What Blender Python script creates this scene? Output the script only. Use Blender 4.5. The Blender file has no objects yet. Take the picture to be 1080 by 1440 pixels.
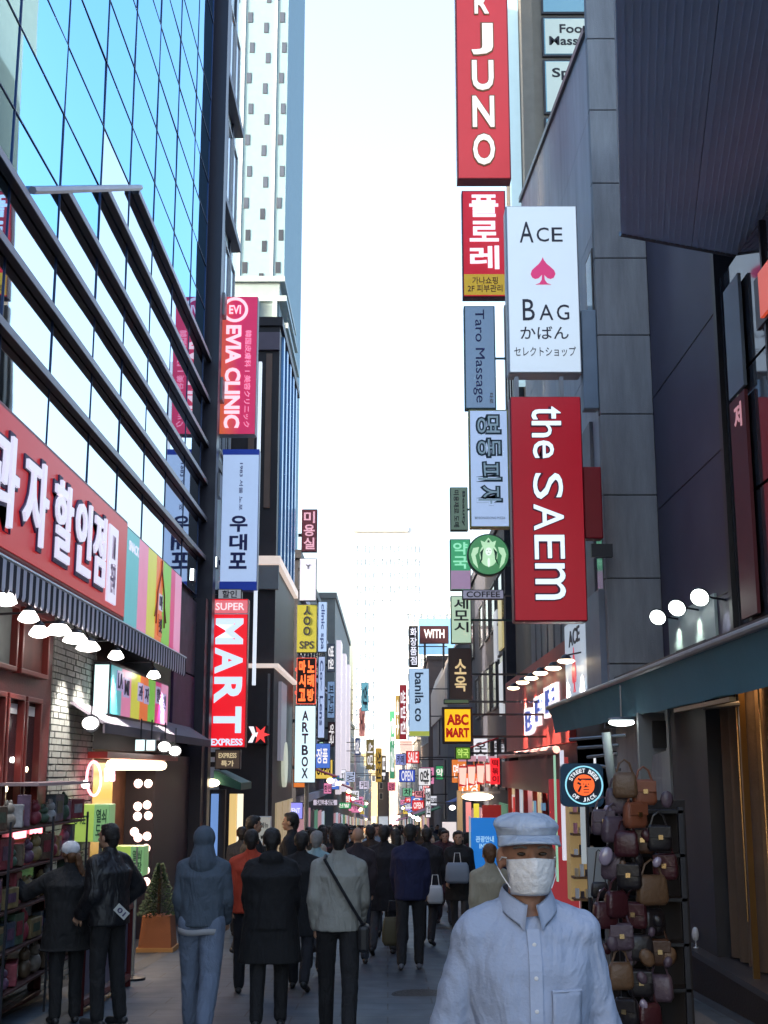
import bpy, math, random
from mathutils import Vector, Matrix
import numpy as np
R = math.radians
rnd = random.Random(7)
sc = bpy.context.scene
col = sc.collection

# ------------------------------------------------------------------ camera
CZ = 1.75
F = 1777.0
TILT = math.atan(363 / F)
YAW = math.atan(5 * math.cos(TILT) / F)
cd = bpy.data.cameras.new('camera'); cam = bpy.data.objects.new('camera', cd); col.objects.link(cam)
cam.location = (0, 0, CZ); cam.rotation_euler = (R(90) + TILT, 0, YAW)
cd.sensor_fit = 'VERTICAL'; cd.sensor_height = 36; cd.lens = 36 * F / 1440
cd.clip_start = 0.1; cd.clip_end = 3000
sc.camera = cam

# ------------------------------------------------------------------ light
EV = 2.9
SUN_EL, SUN_AZ = R(15), R(-106)     # low afternoon sun behind the left-hand buildings
w = bpy.data.worlds.new('World'); sc.world = w; w.use_nodes = True
nt = w.node_tree; bg = nt.nodes['Background']
sky = nt.nodes.new('ShaderNodeTexSky'); sky.sky_type = 'NISHITA'; sky.sun_disc = False
sky.sun_elevation = SUN_EL; sky.sun_rotation = SUN_AZ
sky.air_density = 1.0; sky.dust_density = 7.0; sky.ozone_density = 1.0
nt.links.new(sky.outputs[0], bg.inputs[0]); bg.inputs[1].default_value = 0.15
sl = bpy.data.lights.new('sun', 'SUN'); sun = bpy.data.objects.new('sun', sl); col.objects.link(sun)
sl.energy = 2.0; sl.angle = R(0.5); sl.color = (1, .93, .82)
sd = Vector((math.sin(SUN_AZ) * math.cos(SUN_EL), math.cos(SUN_AZ) * math.cos(SUN_EL), math.sin(SUN_EL)))
sun.rotation_euler = (-sd).to_track_quat('-Z', 'Y').to_euler()
sc.view_settings.view_transform = 'Standard'; sc.view_settings.look = 'None'
sc.view_settings.exposure = EV; sc.view_settings.gamma = 1
K = 2 ** -EV                        # lamps and lit signs are given as displayed brightness
sc.render.engine = 'CYCLES'
sc.cycles.max_bounces = 6; sc.cycles.diffuse_bounces = 3; sc.cycles.glossy_bounces = 4
sc.cycles.sample_clamp_indirect = 4
sc.cycles.use_denoising = True

# ------------------------------------------------------------------ view maths
SL = 0.0415
def gz(y): return -SL * y if y < 260 else -SL * 260
def ray(px, py):
    a = (px - 540) / F; b = -(py - 720) / F
    x = a; y = math.cos(TILT) - b * math.sin(TILT); z = math.sin(TILT) + b * math.cos(TILT)
    c, s = math.cos(YAW), math.sin(YAW)
    x, y = c * x - s * y, s * x + c * y
    return x / y, z / y
def at(px, py, Y):
    d = ray(px, py); return Vector((d[0] * Y, Y, CZ + d[1] * Y))
def onX(px, py, X):
    d = ray(px, py); return at(px, py, X / d[0])
def ground_at(px, py):
    d = ray(px, py); return at(px, py, -CZ / (d[1] + SL))

# ------------------------------------------------------------------ materials
_m = {}
def mat(name, c, rough=.6, metal=0, var=.12, scale=3, bump=0, bscale=40, emit=0, ecol=None, spec=.5, trans=0, sheen=0, streak=0):
    key = name
    if key in _m: return _m[key]
    m = bpy.data.materials.new(name); m.use_nodes = True; n = m.node_tree.nodes; l = m.node_tree.links
    b = n['Principled BSDF']
    b.inputs['Roughness'].default_value = rough; b.inputs['Metallic'].default_value = metal
    b.inputs['Specular IOR Level'].default_value = spec
    if trans: b.inputs['Transmission Weight'].default_value = trans
    tc = n.new('ShaderNodeTexCoord')
    nz = n.new('ShaderNodeTexNoise'); nz.inputs['Scale'].default_value = scale; nz.inputs['Detail'].default_value = 6
    if streak:
        mp = n.new('ShaderNodeMapping'); mp.inputs['Scale'].default_value = (1.6,1.6,.22); l.new(tc.outputs['Object'], mp.inputs[0]); l.new(mp.outputs[0], nz.inputs['Vector']); nz.inputs['Roughness'].default_value = .7
    else: l.new(tc.outputs['Object'], nz.inputs['Vector'])
    mx = n.new('ShaderNodeMix'); mx.data_type = 'RGBA'
    c = tuple(c[:3])
    mx.inputs['A'].default_value = tuple(max(0, v * (1 - var * 1.6)) for v in c) + (1,)
    mx.inputs['B'].default_value = tuple(min(1, v * (1 + var)) for v in c) + (1,)
    l.new(nz.outputs['Fac'], mx.inputs['Factor'])
    l.new(mx.outputs['Result'], b.inputs['Base Color'])
    if bump:
        n2 = n.new('ShaderNodeTexNoise'); n2.inputs['Scale'].default_value = bscale; n2.inputs['Detail'].default_value = 4
        l.new(tc.outputs['Object'], n2.inputs['Vector'])
        bp = n.new('ShaderNodeBump'); bp.inputs['Strength'].default_value = bump; bp.inputs['Distance'].default_value = .02
        l.new(n2.outputs['Fac'], bp.inputs['Height']); l.new(bp.outputs['Normal'], b.inputs['Normal'])
    if emit:
        b.inputs['Emission Strength'].default_value = emit * K
        if ecol: b.inputs['Emission Color'].default_value = tuple(ecol) + (1,)
        else: l.new(mx.outputs['Result'], b.inputs['Emission Color'])
    _m[key] = m
    return m
def srgb(r, g, b):
    f = lambda v: (v / 255 / 12.92) if v < 10 else ((v / 255 + .055) / 1.055) ** 2.4
    return (f(r), f(g), f(b))
def lit(name, rgb, e=.8, rough=.35, var=.12, scale=2.2):   # backlit sign plastic
    c = srgb(*rgb); return mat(name, tuple(v * .6 for v in c), rough=rough, var=var, scale=scale, emit=e, ecol=c)

black = mat('black_paint', (.012, .012, .016), .45)
dark = mat('dark_metal', (.035, .036, .045), .4, .4)
steel = mat('grey_steel', (.22, .23, .25), .4, .6)
white = mat('white_paint', (.75, .76, .78), .4)
concrete = mat('grey_stone_cladding', (.30,.305,.325), .8, streak=1, var=.4, scale=2.2, bump=.25, bscale=60)
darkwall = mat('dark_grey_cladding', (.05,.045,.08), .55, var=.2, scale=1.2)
glow = mat('lamp_glow', (1, 1, 1), emit=9, ecol=(1, .95, .88))
glow_warm = mat('warm_lamp_glow', (1, .9, .7), emit=8, ecol=(1, .78, .5))
glow_cool = mat('cool_lamp_glow', (1, 1, 1), emit=9, ecol=(.88, 1, .95))
glow_pink = mat('pink_neon_glow', (1, .4, .5), emit=5, ecol=(1, .22, .28))

# ------------------------------------------------------------------ mesh helpers
class MB:
    def __init__(s): s.v = []; s.f = []
    def add(s, vs, fs):
        k = len(s.v); s.v += [tuple(v) for v in vs]; s.f += [tuple(i + k for i in f) for f in fs]; return s
    def box(s, x0, x1, y0, y1, z0, z1):
        return s.add([(x0,y0,z0),(x1,y0,z0),(x1,y1,z0),(x0,y1,z0),(x0,y0,z1),(x1,y0,z1),(x1,y1,z1),(x0,y1,z1)],
                     [(0,3,2,1),(4,5,6,7),(0,1,5,4),(1,2,6,5),(2,3,7,6),(3,0,4,7)])
    def obox(s, o, r, u, n, w, h, d0, d1):      # box centred on o, w along r, h along u, from d0 to d1 along n
        o = Vector(o); P = []
        for d in (d0, d1):
            for a, b in ((-1,-1),(1,-1),(1,1),(-1,1)):
                P.append(o + r * (a * w / 2) + u * (b * h / 2) + n * d)
        return s.add(P, [(0,3,2,1),(4,5,6,7),(0,1,5,4),(1,2,6,5),(2,3,7,6),(3,0,4,7)])
    def tube(s, pts, r, n=8, r1=None, cap=True):
        pts = [Vector(p) for p in pts]; k = len(s.v); m = len(pts)
        for i, p in enumerate(pts):
            d = (pts[min(i + 1, m - 1)] - pts[max(i - 1, 0)]).normalized()
            a = d.orthogonal().normalized() if i == 0 else (pa - d * pa.dot(d)).normalized()
            pa = a; b = d.cross(a)
            rr = r if r1 is None else r + (r1 - r) * i / (m - 1)
            for j in range(n):
                t = 2 * math.pi * j / n
                s.v.append(tuple(p + a * (rr * math.cos(t)) + b * (rr * math.sin(t))))
        for i in range(m - 1):
            for j in range(n):
                s.f.append((k + i*n + j, k + i*n + (j+1) % n, k + (i+1)*n + (j+1) % n, k + (i+1)*n + j))
        if cap:
            s.f.append(tuple(k + j for j in reversed(range(n)))); s.f.append(tuple(k + (m-1)*n + j for j in range(n)))
        return s
    def lathe(s, c, prof, n=16, ax=Vector((0,0,1)), cap=True):   # prof: (radius, distance along ax)
        c = Vector(c); ax = Vector(ax).normalized(); a = ax.orthogonal().normalized(); b = ax.cross(a); k = len(s.v)
        for r, h in prof:
            for j in range(n):
                t = 2*math.pi*j/n; s.v.append(tuple(c + ax*h + a*(r*math.cos(t)) + b*(r*math.sin(t))))
        for i in range(len(prof) - 1):
            for j in range(n):
                s.f.append((k+i*n+j, k+i*n+(j+1) % n, k+(i+1)*n+(j+1) % n, k+(i+1)*n+j))
        if cap: s.f.append(tuple(k+j for j in reversed(range(n)))); s.f.append(tuple(k+(len(prof)-1)*n+j for j in range(n)))
        return s
    def ell(s, c, rx, ry, rz, n=12, m=8, rot=None):
        c = Vector(c); k = len(s.v); P = []
        P.append(Vector((0,0,-rz)))
        for i in range(1, m):
            p = math.pi*i/m - math.pi/2
            for j in range(n):
                t = 2*math.pi*j/n; P.append(Vector((rx*math.cos(p)*math.cos(t), ry*math.cos(p)*math.sin(t), rz*math.sin(p))))
        P.append(Vector((0,0,rz)))
        if rot: P = [rot @ p for p in P]
        s.v += [tuple(c + p) for p in P]
        for j in range(n): s.f.append((k, k+1+(j+1) % n, k+1+j))
        for i in range(m-2):
            for j in range(n):
                a = k+1+i*n
                s.f.append((a+j, a+(j+1) % n, a+n+(j+1) % n, a+n+j))
        e = k+1+(m-1)*n; a = k+1+(m-2)*n
        for j in range(n): s.f.append((e, a+j, a+(j+1) % n))
        return s
    def cap(s, p0, p1, r0, r1, n=12):      # tapered capsule
        p0 = Vector(p0); p1 = Vector(p1); d = (p1-p0); L = d.length; d.normalize()
        prof = []
        for i in range(5): t = math.pi/2*(i/4.0); prof.append((max(r0*math.sin(t), r0*.05), -r0*math.cos(t)))
        for i in range(5): t = math.pi/2*(i/4.0); prof.append((max(r1*math.cos(t), r1*.05), L+r1*math.sin(t)))
        return s.lathe(p0, prof, n, d)
    def prism(s, poly, o, r, u, n, d0, d1):     # 2D outline extruded
        o = Vector(o); m = len(poly)
        P = [o + r*x + u*y + n*d0 for x, y in poly] + [o + r*x + u*y + n*d1 for x, y in poly]
        return s.add(P, [tuple(reversed(range(m))), tuple(range(m, 2*m))] + [(i, (i+1) % m, m+(i+1) % m, m+i) for i in range(m)])
    def build(s, name, m, parent=None, smooth=False, bevel=0, local=False, kind=None):
        off = Vector((0,0,0))
        if parent is not None and not local: off = base(parent)
        me = bpy.data.meshes.new(name)
        me.from_pydata([(v[0]-off.x, v[1]-off.y, v[2]-off.z) for v in s.v], [], s.f); me.update()
        if smooth: me.shade_smooth()
        o = bpy.data.objects.new(name, me); col.objects.link(o)
        if m: me.materials.append(m)
        if parent is not None: o.parent = parent
        if bevel:
            b = o.modifiers.new('b', 'BEVEL'); b.width = bevel; b.segments = 2; b.limit_method = 'ANGLE'
        if kind: o['kind'] = kind
        return o
def base(o):
    while o.parent is not None: o = o.parent
    return Vector(o.location)
def tag(o, label=None, cat=None, group=None, kind=None):
    if label: o['label'] = label
    if cat: o['category'] = cat
    if group: o['group'] = group
    if kind: o['kind'] = kind
    return o
def root(name, label, cat, loc, group=None):
    o = bpy.data.objects.new(name, None); col.objects.link(o); o.location = loc; o.empty_display_size = .1
    return tag(o, label, cat, group)
def kids(o): return [c for c in o.children]
def copy_tree(o, parent=None):
    c = o.copy(); col.objects.link(c)
    if parent is not None: c.parent = parent
    for ch in list(o.children): copy_tree(ch, c)
    return c
X, Y_, Z = Vector((1,0,0)), Vector((0,1,0)), Vector((0,0,1))
def FR(kind):          # frames for sign faces: right, up, normal
    if kind == 'cam': return X, Z, -Y_
    if kind == 'left': return Y_, Z, X      # on the left wall, facing the street
    if kind == 'right': return -Y_, Z, -X

def glyph(body, bold=.0, spacing=1.0, line=1.0, shear=0):
    c = bpy.data.curves.new('lettering', 'FONT'); c.body = body; c.size = 1; c.extrude = .5
    c.offset = bold; c.space_character = spacing; c.space_line = line; c.align_x = 'CENTER'; c.resolution_u = 3; c.shear = shear
    o = bpy.data.objects.new('tmp', c)
    me = o.to_mesh()
    v = np.zeros(len(me.vertices) * 3); me.vertices.foreach_get('co', v); v = v.reshape(-1, 3)
    f = [tuple(p.vertices) for p in me.polygons]
    o.to_mesh_clear(); bpy.data.objects.remove(o); bpy.data.curves.remove(c)
    return v, f
def txt(body, m, parent, o, fr, w, h, thick=.015, rot=0, bold=.02, name='lettering', keep=False, line=1.0, lift=0):
    """lettering fitted into w x h on the face frame fr centred on o; rot=90 turns it clockwise"""
    r, u, n = fr
    v, f = glyph(body, bold, line=line)
    if not len(v): return None
    mn, mxx = v.min(0), v.max(0); c = (mn + mxx) / 2; s = mxx - mn
    a, b = (v[:, 0]-c[0])/s[0], (v[:, 1]-c[1])/s[1]
    if rot == 90: a, b = b, -a; sx, sy = s[1], s[0]
    else: sx, sy = s[0], s[1]
    W, H = w, h
    if keep:
        k = min(w / sx, h / sy); W, H = sx * k, sy * k
    o = Vector(o)
    mb = MB()
    zz = (v[:, 2] - c[2]) / max(s[2], 1e-6) + .5
    P = [o + r*(aa*W) + u*(bb*H) + n*(lift + z*thick) for aa, bb, z in zip(a, b, zz)]
    mb.add(P, f)
    return mb.build(name, m, parent)

def sign(name, label, px, Y, m, depth=.22, frame=dark, wall=None, group=None, emis=None, border=.03, cat='sign', bev=.012, arms=(.2, .8)):
    """projecting sign box facing the camera; px = (x0, y0, x1, y1) in the photograph"""
    x0, y0, x1, y1 = px
    ym = (y0 + y1) / 2; xm = (x0 + x1) / 2
    X0, X1 = at(x0, ym, Y).x, at(x1, ym, Y).x; Z1, Z0 = at(xm, y0, Y).z, at(xm, y1, Y).z
    t = root(name, label, cat, ((X0+X1)/2, Y, Z0), group)
    MB().box(X0, X1, Y, Y+depth, Z0, Z1).build('cabinet', frame, t, bevel=bev)
    b = border
    MB().box(X0+b, X1-b, Y-.012, Y-.001, Z0+b, Z1-b).build('face_panel', m, t)
    if wall is not None:
        e = X0 if abs(wall - X0) < abs(wall - X1) else X1
        for k in arms:
            z = Z0 + (Z1-Z0)*k
            tk = .05 if abs(e-wall) < .6 else .022
            MB().box(min(e, wall), max(e, wall), Y+depth*.5-tk, Y+depth*.5+tk, z-tk, z+tk).build('bracket', frame, t)
    t['_'] = 0; del t['_']
    return t, dict(X0=X0, X1=X1, Z0=Z0, Z1=Z1, Y=Y-.013, W=X1-X0, H=Z1-Z0, cx=(X0+X1)/2, cz=(Z0+Z1)/2)
def stack(chars, m, t, g, fx=.5, w=.6, z0=0, z1=1, gap=.12, rot=0, bold=.02, thick=.02):
    """characters one below the other, each its own letter; z0..z1 run down from the top as a share of the height"""
    n = len(chars); ch = g['H']*(z1-z0)/n
    for i, c in enumerate(chars):
        if c == ' ': continue
        cz = g['Z1'] - g['H']*z0 - ch*(i+.5)
        txt(c, m, t, (g['X0']+g['W']*fx, g['Y'], cz), FR('cam'), g['W']*w, ch*(1-gap), thick, rot, bold, name='letter')
def line_(body, m, t, g, fx=.5, fz=.5, w=.8, h=.1, rot=0, bold=.01, thick=.01, keep=False):
    return txt(body, m, t, (g['X0']+g['W']*fx, g['Y'], g['Z1']-g['H']*fz), FR('cam'), g['W']*w, g['H']*h, thick, rot, bold, keep=keep)
def panel(m, t, g, fx0, fx1, fz0, fz1, thick=.004, name='panel', lift=0.0):
    return MB().box(g['X0']+g['W']*fx0, g['X0']+g['W']*fx1, g['Y']-lift-thick, g['Y']-lift, g['Z1']-g['H']*fz1, g['Z1']-g['H']*fz0).build(name, m, t)
# ------------------------------------------------------------------ ground and sky-line
def street_mat():
    m = bpy.data.materials.new('street_paving'); m.use_nodes = True; n = m.node_tree.nodes; l = m.node_tree.links
    b = n['Principled BSDF']; tc = n.new('ShaderNodeTexCoord')
    br = n.new('ShaderNodeTexBrick'); br.inputs['Scale'].default_value = 1; br.inputs['Brick Width'].default_value = .9
    br.inputs['Row Height'].default_value = .45; br.inputs['Mortar Size'].default_value = .008
    br.inputs['Color1'].default_value = (.055,.08,.11,1); br.inputs['Color2'].default_value = (.045,.066,.092,1); br.inputs['Mortar'].default_value = (.022,.026,.03,1)
    l.new(tc.outputs['Object'], br.inputs['Vector'])
    nz = n.new('ShaderNodeTexNoise'); nz.inputs['Scale'].default_value = .7; nz.inputs['Detail'].default_value = 8; l.new(tc.outputs['Object'], nz.inputs['Vector'])
    mx = n.new('ShaderNodeMix'); mx.data_type = 'RGBA'; mx.blend_type = 'MULTIPLY'; mx.inputs['Factor'].default_value = .8
    cr = n.new('ShaderNodeValToRGB'); cr.color_ramp.elements[0].position = .3; cr.color_ramp.elements[0].color = (.5,.5,.52,1); cr.color_ramp.elements[1].position = .7; cr.color_ramp.elements[1].color = (1.15,1.15,1.15,1)
    l.new(nz.outputs['Fac'], cr.inputs['Fac']); l.new(br.outputs['Color'], mx.inputs['A']); l.new(cr.outputs['Color'], mx.inputs['B']); l.new(mx.outputs['Result'], b.inputs['Base Color'])
    vo = n.new('ShaderNodeTexVoronoi'); vo.inputs['Scale'].default_value = 2.3; vo.inputs['Randomness'].default_value = 1; l.new(tc.outputs['Object'], vo.inputs['Vector'])
    sp = n.new('ShaderNodeMapRange'); sp.inputs['From Min'].default_value = .03; sp.inputs['From Max'].default_value = .09; sp.inputs['To Min'].default_value = .45; sp.inputs['To Max'].default_value = 1; l.new(vo.outputs['Distance'], sp.inputs['Value'])
    m2 = n.new('ShaderNodeMix'); m2.data_type = 'RGBA'; m2.blend_type = 'MULTIPLY'; m2.inputs['Factor'].default_value = 1; l.new(mx.outputs['Result'], m2.inputs['A']); l.new(sp.outputs['Result'], m2.inputs['B']); l.new(m2.outputs['Result'], b.inputs['Base Color'])
    n2 = n.new('ShaderNodeTexNoise'); n2.inputs['Scale'].default_value = 3; n2.inputs['Detail'].default_value = 6; l.new(tc.outputs['Object'], n2.inputs['Vector'])
    mr = n.new('ShaderNodeMapRange'); mr.inputs['To Min'].default_value = .42; mr.inputs['To Max'].default_value = .75; l.new(n2.outputs['Fac'], mr.inputs['Value']); l.new(mr.outputs['Result'], b.inputs['Roughness'])
    bp = n.new('ShaderNodeBump'); bp.inputs['Strength'].default_value = .35; bp.inputs['Distance'].default_value = .006
    l.new(br.outputs['Fac'], bp.inputs['Height']); bp.invert = True; l.new(bp.outputs['Normal'], b.inputs['Normal'])
    return m
g = MB()
ys = [-30, 0, 30, 80, 260, 1500]
for a, b_ in zip(ys, ys[1:]):
    g.add([(-3.6,a,gz(a)),(3.2,a,gz(a)),(3.2,b_,gz(b_)),(-3.6,b_,gz(b_))], [(0,1,2,3)])
tag(g.build('street', street_mat()), kind='structure')
g = MB()
for a, b_ in zip(ys, ys[1:]):
    g.add([(-900,a,gz(a)-.02),(900,a,gz(a)-.02),(900,b_,gz(b_)-.02),(-900,b_,gz(b_)-.02)], [(0,1,2,3)])
tag(g.build('ground', mat('ground_asphalt', (.05,.05,.055), .85, var=.25)), kind='structure')
gut = MB()
for sx in (-3.28, 2.78):
    gut.add([(sx,-10,gz(-10)+.004),(sx+.22,-10,gz(-10)+.004),(sx+.22,250,gz(250)+.004),(sx,250,gz(250)+.004)], [(0,1,2,3)])
tag(gut.build('gutter', mat('gutter_stone', (.1,.1,.1), .8, bump=.3)), kind='structure')
for i, (mx_, my_) in enumerate(((.35, 14.2), (-1.3, 20.5), (1.15, 23))):
    o = MB().lathe((mx_, my_, gz(my_)+.006), [(.3, -.01), (.31, 0), (.0001, .0005)], 28).build('manhole_cover', mat('cast_iron', (.035,.035,.038), .5, .7, bump=.6, bscale=90))
    tag(o, ['round iron manhole cover behind the man in the blue shirt', 'round iron manhole cover among the walkers on the left', 'round iron manhole cover furthest down the street'][i], 'manhole cover', 'manhole covers in the paving')

# ------------------------------------------------------------------ facade helpers
def glassmat(name, tint, rough=.04, spec=1.0, metal=1.0, wob=0, wscale=.8):
    if name in _m: return _m[name]
    m = bpy.data.materials.new(name); m.use_nodes = True; n = m.node_tree.nodes; l = m.node_tree.links
    b = n['Principled BSDF']; b.inputs['Base Color'].default_value = tuple(tint)+(1,); b.inputs['Roughness'].default_value = rough
    b.inputs['Metallic'].default_value = metal; b.inputs['Specular IOR Level'].default_value = spec
    if metal == 1.0: b.inputs['Specular Tint'].default_value = tuple(v*.9 for v in tint)+(1,)
    if wob:
        tc = n.new('ShaderNodeTexCoord'); nz = n.new('ShaderNodeTexNoise'); nz.inputs['Scale'].default_value = wscale; nz.inputs['Detail'].default_value = 1
        bp = n.new('ShaderNodeBump'); bp.inputs['Strength'].default_value = wob; bp.inputs['Distance'].default_value = .05
        l.new(tc.outputs['Object'], nz.inputs['Vector']); l.new(nz.outputs['Fac'], bp.inputs['Height']); l.new(bp.outputs['Normal'], b.inputs['Normal'])
    _m[name] = m; return m
dglass = glassmat('dark_window_glass', (.05,.06,.08), .08, metal=0, spec=1.0)
pglass = glassmat('pale_window_glass', (.3,.36,.42), .08, metal=.6)
def windows(parent, kind, o, nx, nz_, pw, ph, w, h, fm, gm, jitter=0, skip=0, depth=.06):
    """grid of windows; o = lower left corner of the grid on the wall"""
    r, u, n = FR(kind); o = Vector(o); first = None
    for i in range(nx):
        for j in range(nz_):
            if skip and rnd.random() < skip: continue
            d = r*(i*pw) + u*(j*ph)
            if first is None:
                c = o + r*(w/2) + u*(h/2); t = min(.06, w*.12)
                mb = MB()
                for a, b, ww, hh in ((0, h/2-t/2, w, t), (0, -h/2+t/2, w, t), (-w/2+t/2, 0, t, h-2*t), (w/2-t/2, 0, t, h-2*t)):
                    mb.obox(c + r*a + u*b, r, u, n, ww, hh, .002, depth)
                fo = mb.build('window', fm, parent); go = MB().obox(c, r, u, n, w-2*t-.004, h-2*t-.004, .003, depth*.4).build('pane', gm, fo)
                first = (fo, Vector(o), go); continue
            fo = first[0].copy(); col.objects.link(fo); fo.parent = parent; fo.location = d
            go = first[2].copy(); col.objects.link(go); go.parent = fo
def tower(name, label, x0, x1, y0, y1, z1, m, cat='building', z0=None, roof=.3, group=None, roofm=None):
    if z0 is None: z0 = gz(y1) - .6
    t = root(name, label, cat, ((x0+x1)/2, y0, z0), group)
    MB().box(x0, x1, y0, y1, z0, z1).build('wall', m, t)
    if roof: MB().box(x0-.08, x1+.08, y0-.08, y1+.08, z1+.002, z1+roof).build('parapet', roofm or m, t)
    return t

# ================================================================== LEFT: the glass building
XL = -3.8
gl = root('glass_building', 'blue mirror glass office building filling the upper left, with dark sloping fins', 'building', (XL-2, 16, -1))
MB().box(XL-9, XL-.06, -2, 25.5, 4.95, 46).build('wall', mat('glass_backing', (.03,.04,.06), .6), gl)
MB().box(XL-9, XL-.9, -2, 25.5, -2, 4.95).build('ground_floor_wall', mat('shop_interior_wall', (.12,.09,.08), .8), gl)
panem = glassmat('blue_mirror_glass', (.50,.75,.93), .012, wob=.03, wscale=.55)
panel_low = glassmat('pale_reflection_glass', (.80,.86,.92), .02, wob=.05, wscale=.9)  # paler tint puts the whiter sky reflection into the lower panes
panes_y = [4.3, 6.15, 8.0, 9.9, 11.8, 13.62, 15.55, 17.3, 19.16, 21.07, 23.0, 24.9]
panes_z = [5.16, 5.98, 6.78, 7.55, 8.35, 9.3, 10.2]
while panes_z[-1] < 30: panes_z.append(panes_z[-1] + .95 + (.9 if len(panes_z) > 12 else 0))
cache = {}
for i in range(len(panes_y)-1):
    for j in range(len(panes_z)-1):
        a, b_ = panes_y[i]+.012, panes_y[i+1]-.012; c, d = panes_z[j]+.012, panes_z[j+1]-.012
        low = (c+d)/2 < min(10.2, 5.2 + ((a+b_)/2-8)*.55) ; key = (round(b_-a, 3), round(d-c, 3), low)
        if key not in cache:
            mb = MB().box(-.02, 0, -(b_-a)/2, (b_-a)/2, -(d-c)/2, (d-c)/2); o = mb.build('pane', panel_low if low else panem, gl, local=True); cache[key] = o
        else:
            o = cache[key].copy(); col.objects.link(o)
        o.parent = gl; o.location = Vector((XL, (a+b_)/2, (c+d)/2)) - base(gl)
        o.rotation_euler = (0, R(rnd.gauss(0, .12)), R(rnd.gauss(0, .12)))
mull = mat('dark_blue_mullion', (.03,.05,.12), .4, .5)
for y in panes_y: MB().box(XL-.03, XL+.012, y-.008, y+.008, 5.16, 30).build('mullion', mull, gl)
for z in panes_z: MB().box(XL-.03, XL+.009, 4.3, 24.9, z-.007, z+.007).build('mullion', mull, gl)
finm = mat('dark_brown_fin', (.022,.016,.022), .5)
finedge = mat('pale_fin_edge', (.35,.33,.36), .4, .5)
for z, y0 in ((10.2, 17.46), (9.3, 15.55), (8.35, 13.58), (7.55, 4), (6.78, 4), (5.98, 4)):
    f = MB().box(XL+.013, XL+.1, y0, 25.35, z-.05, z+.03).build('fin', finm, gl)
    MB().box(XL+.1, XL+.11, y0, 25.35, z-.05, z+.035).build('fin_edge', finedge, f)
mb = MB(); mb.tube([(XL+.11, 12.2, 7.66), (XL+.11, 17.52, 10.28)], .045, 6); mb.build('rail', finedge, gl)
MB().box(XL-.3, XL+.26, 25.36, 25.75, -1.6, 30).build('corner_post', mat('black_corner_post', (.012,.012,.03), .4), gl)
MB().box(XL-.3, XL+.2, 24.92, 25.35, -1.6, 5.1).build('corner_pier', mat('dark_pier', (.02,.017,.03), .5), gl)
for z in (11.6, 9.7, 7.6): MB().box(XL+.0, XL+.3, 25.76, 26.1, z-.25, z+.25).build('bracket_box', steel, gl)

# red fascia sign with Korean letters
redf = lit('coral_red_sign', (212, 52, 56), .5, var=.1)
t = root('fascia_sign', 'long coral red shop sign with big white Korean letters above the striped awning', 'sign', (XL, 11, 3.7))
MB().box(XL+.02, XL+.2, 8.6, 17.2, 3.74, 5.13).build('cabinet', mat('red_cabinet', srgb(150, 30, 40), .4), t, bevel=.02)
MB().box(XL+.201, XL+.21, 8.64, 17.14, 3.79, 5.08).build('face_panel', redf, t)
lw = lit('lit_white_letter', (225, 222, 245), .85)
ol = mat('dark_letter_edge', (.05,.04,.12), .5)
for ch, ya, yb in (('과', 10.9, 11.9), ('자', 12.05, 12.98), ('할', 13.2, 14.02), ('인', 14.15, 14.95), ('점', 15.05, 15.72)):
    zc, hh = 4.42, .92
    txt(ch, ol, t, (XL+.211, (ya+yb)/2, zc), FR('left'), (yb-ya)*1.02, hh+.05, .02, bold=.045, name='letter_edge')
    txt(ch, lw, t, (XL+.211, (ya+yb)/2, zc), FR('left'), (yb-ya)*.92, hh-.05, .05, bold=.015, name='letter')
pl = MB().obox((XL+.211, 16.2, 4.36), *FR('left'), .52, 1.0, 0, .03).build('plate', lw, t, bevel=.01)
txt('LAMI\n구운과자', mat('faint_letter', (.4,.25,.35), .5), t, (XL+.242, 16.2, 4.36), FR('left'), .3, .75, .004, name='lettering')

# rainbow sign
STR = [('teal', (95,190,200)), ('pink', (236,140,180)), ('lime', (215,215,70)), ('orange', (240,120,50)), ('green', (130,205,70)), ('magenta', (220,50,130)), ('pale_pink', (240,160,200))]
def stripes(t, Xf, ya, yb, z0, z1, ws, thick=.012):
    tot = sum(ws); y = ya
    for (nme, c), wv in zip(STR, ws):
        d = (yb-ya)*wv/tot
        MB().box(Xf, Xf+thick, y+.002, y+d-.002, z0, z1).build('stripe', lit('stripe_'+nme, c, .62), t); y += d
t = root('rainbow_sign', 'tall fascia sign in vertical rainbow stripes with a rocket outline, beside the red sign', 'sign', (XL, 17.3, 3.5))
MB().box(XL+.02, XL+.16, 17.28, 22.1, 3.55, 5.1).build('cabinet', dark, t)
stripes(t, XL+.162, 17.32, 22.06, 3.58, 5.07, [1.05,.85,.85,.7,.9,.5,.8])
rk = mat('rocket_line', (.35,.08,.07), .5)
cy, zb = 20.05, 3.75
mb = MB(); mb.tube([(XL+.182, cy-.36, zb+.25),(XL+.182, cy-.30, zb+.75),(XL+.182, cy, zb+1.15),(XL+.182, cy+.30, zb+.75),(XL+.182, cy+.36, zb+.25)], .014, 5)
mb.tube([(XL+.182, cy-.5, zb+.35),(XL+.182, cy-.3, zb+.62)], .014, 5); mb.tube([(XL+.182, cy+.5, zb+.35),(XL+.182, cy+.3, zb+.62)], .014, 5)
mb.tube([(XL+.182, cy, zb+1.15),(XL+.182, cy, zb+1.3)], .014, 5); mb.build('rocket_outline', rk, t)
MB().obox((XL+.176, cy, zb+.62), *FR('left'), .34, .26, 0, .008).build('plaque', lit('plaque_white', (215,205,230), .6), t)
MB().obox((XL+.176, cy, zb+.25), *FR('left'), .34, .34, 0, .008).build('plaque', lit('plaque_orange', (225,110,60), .5), t)
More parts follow.
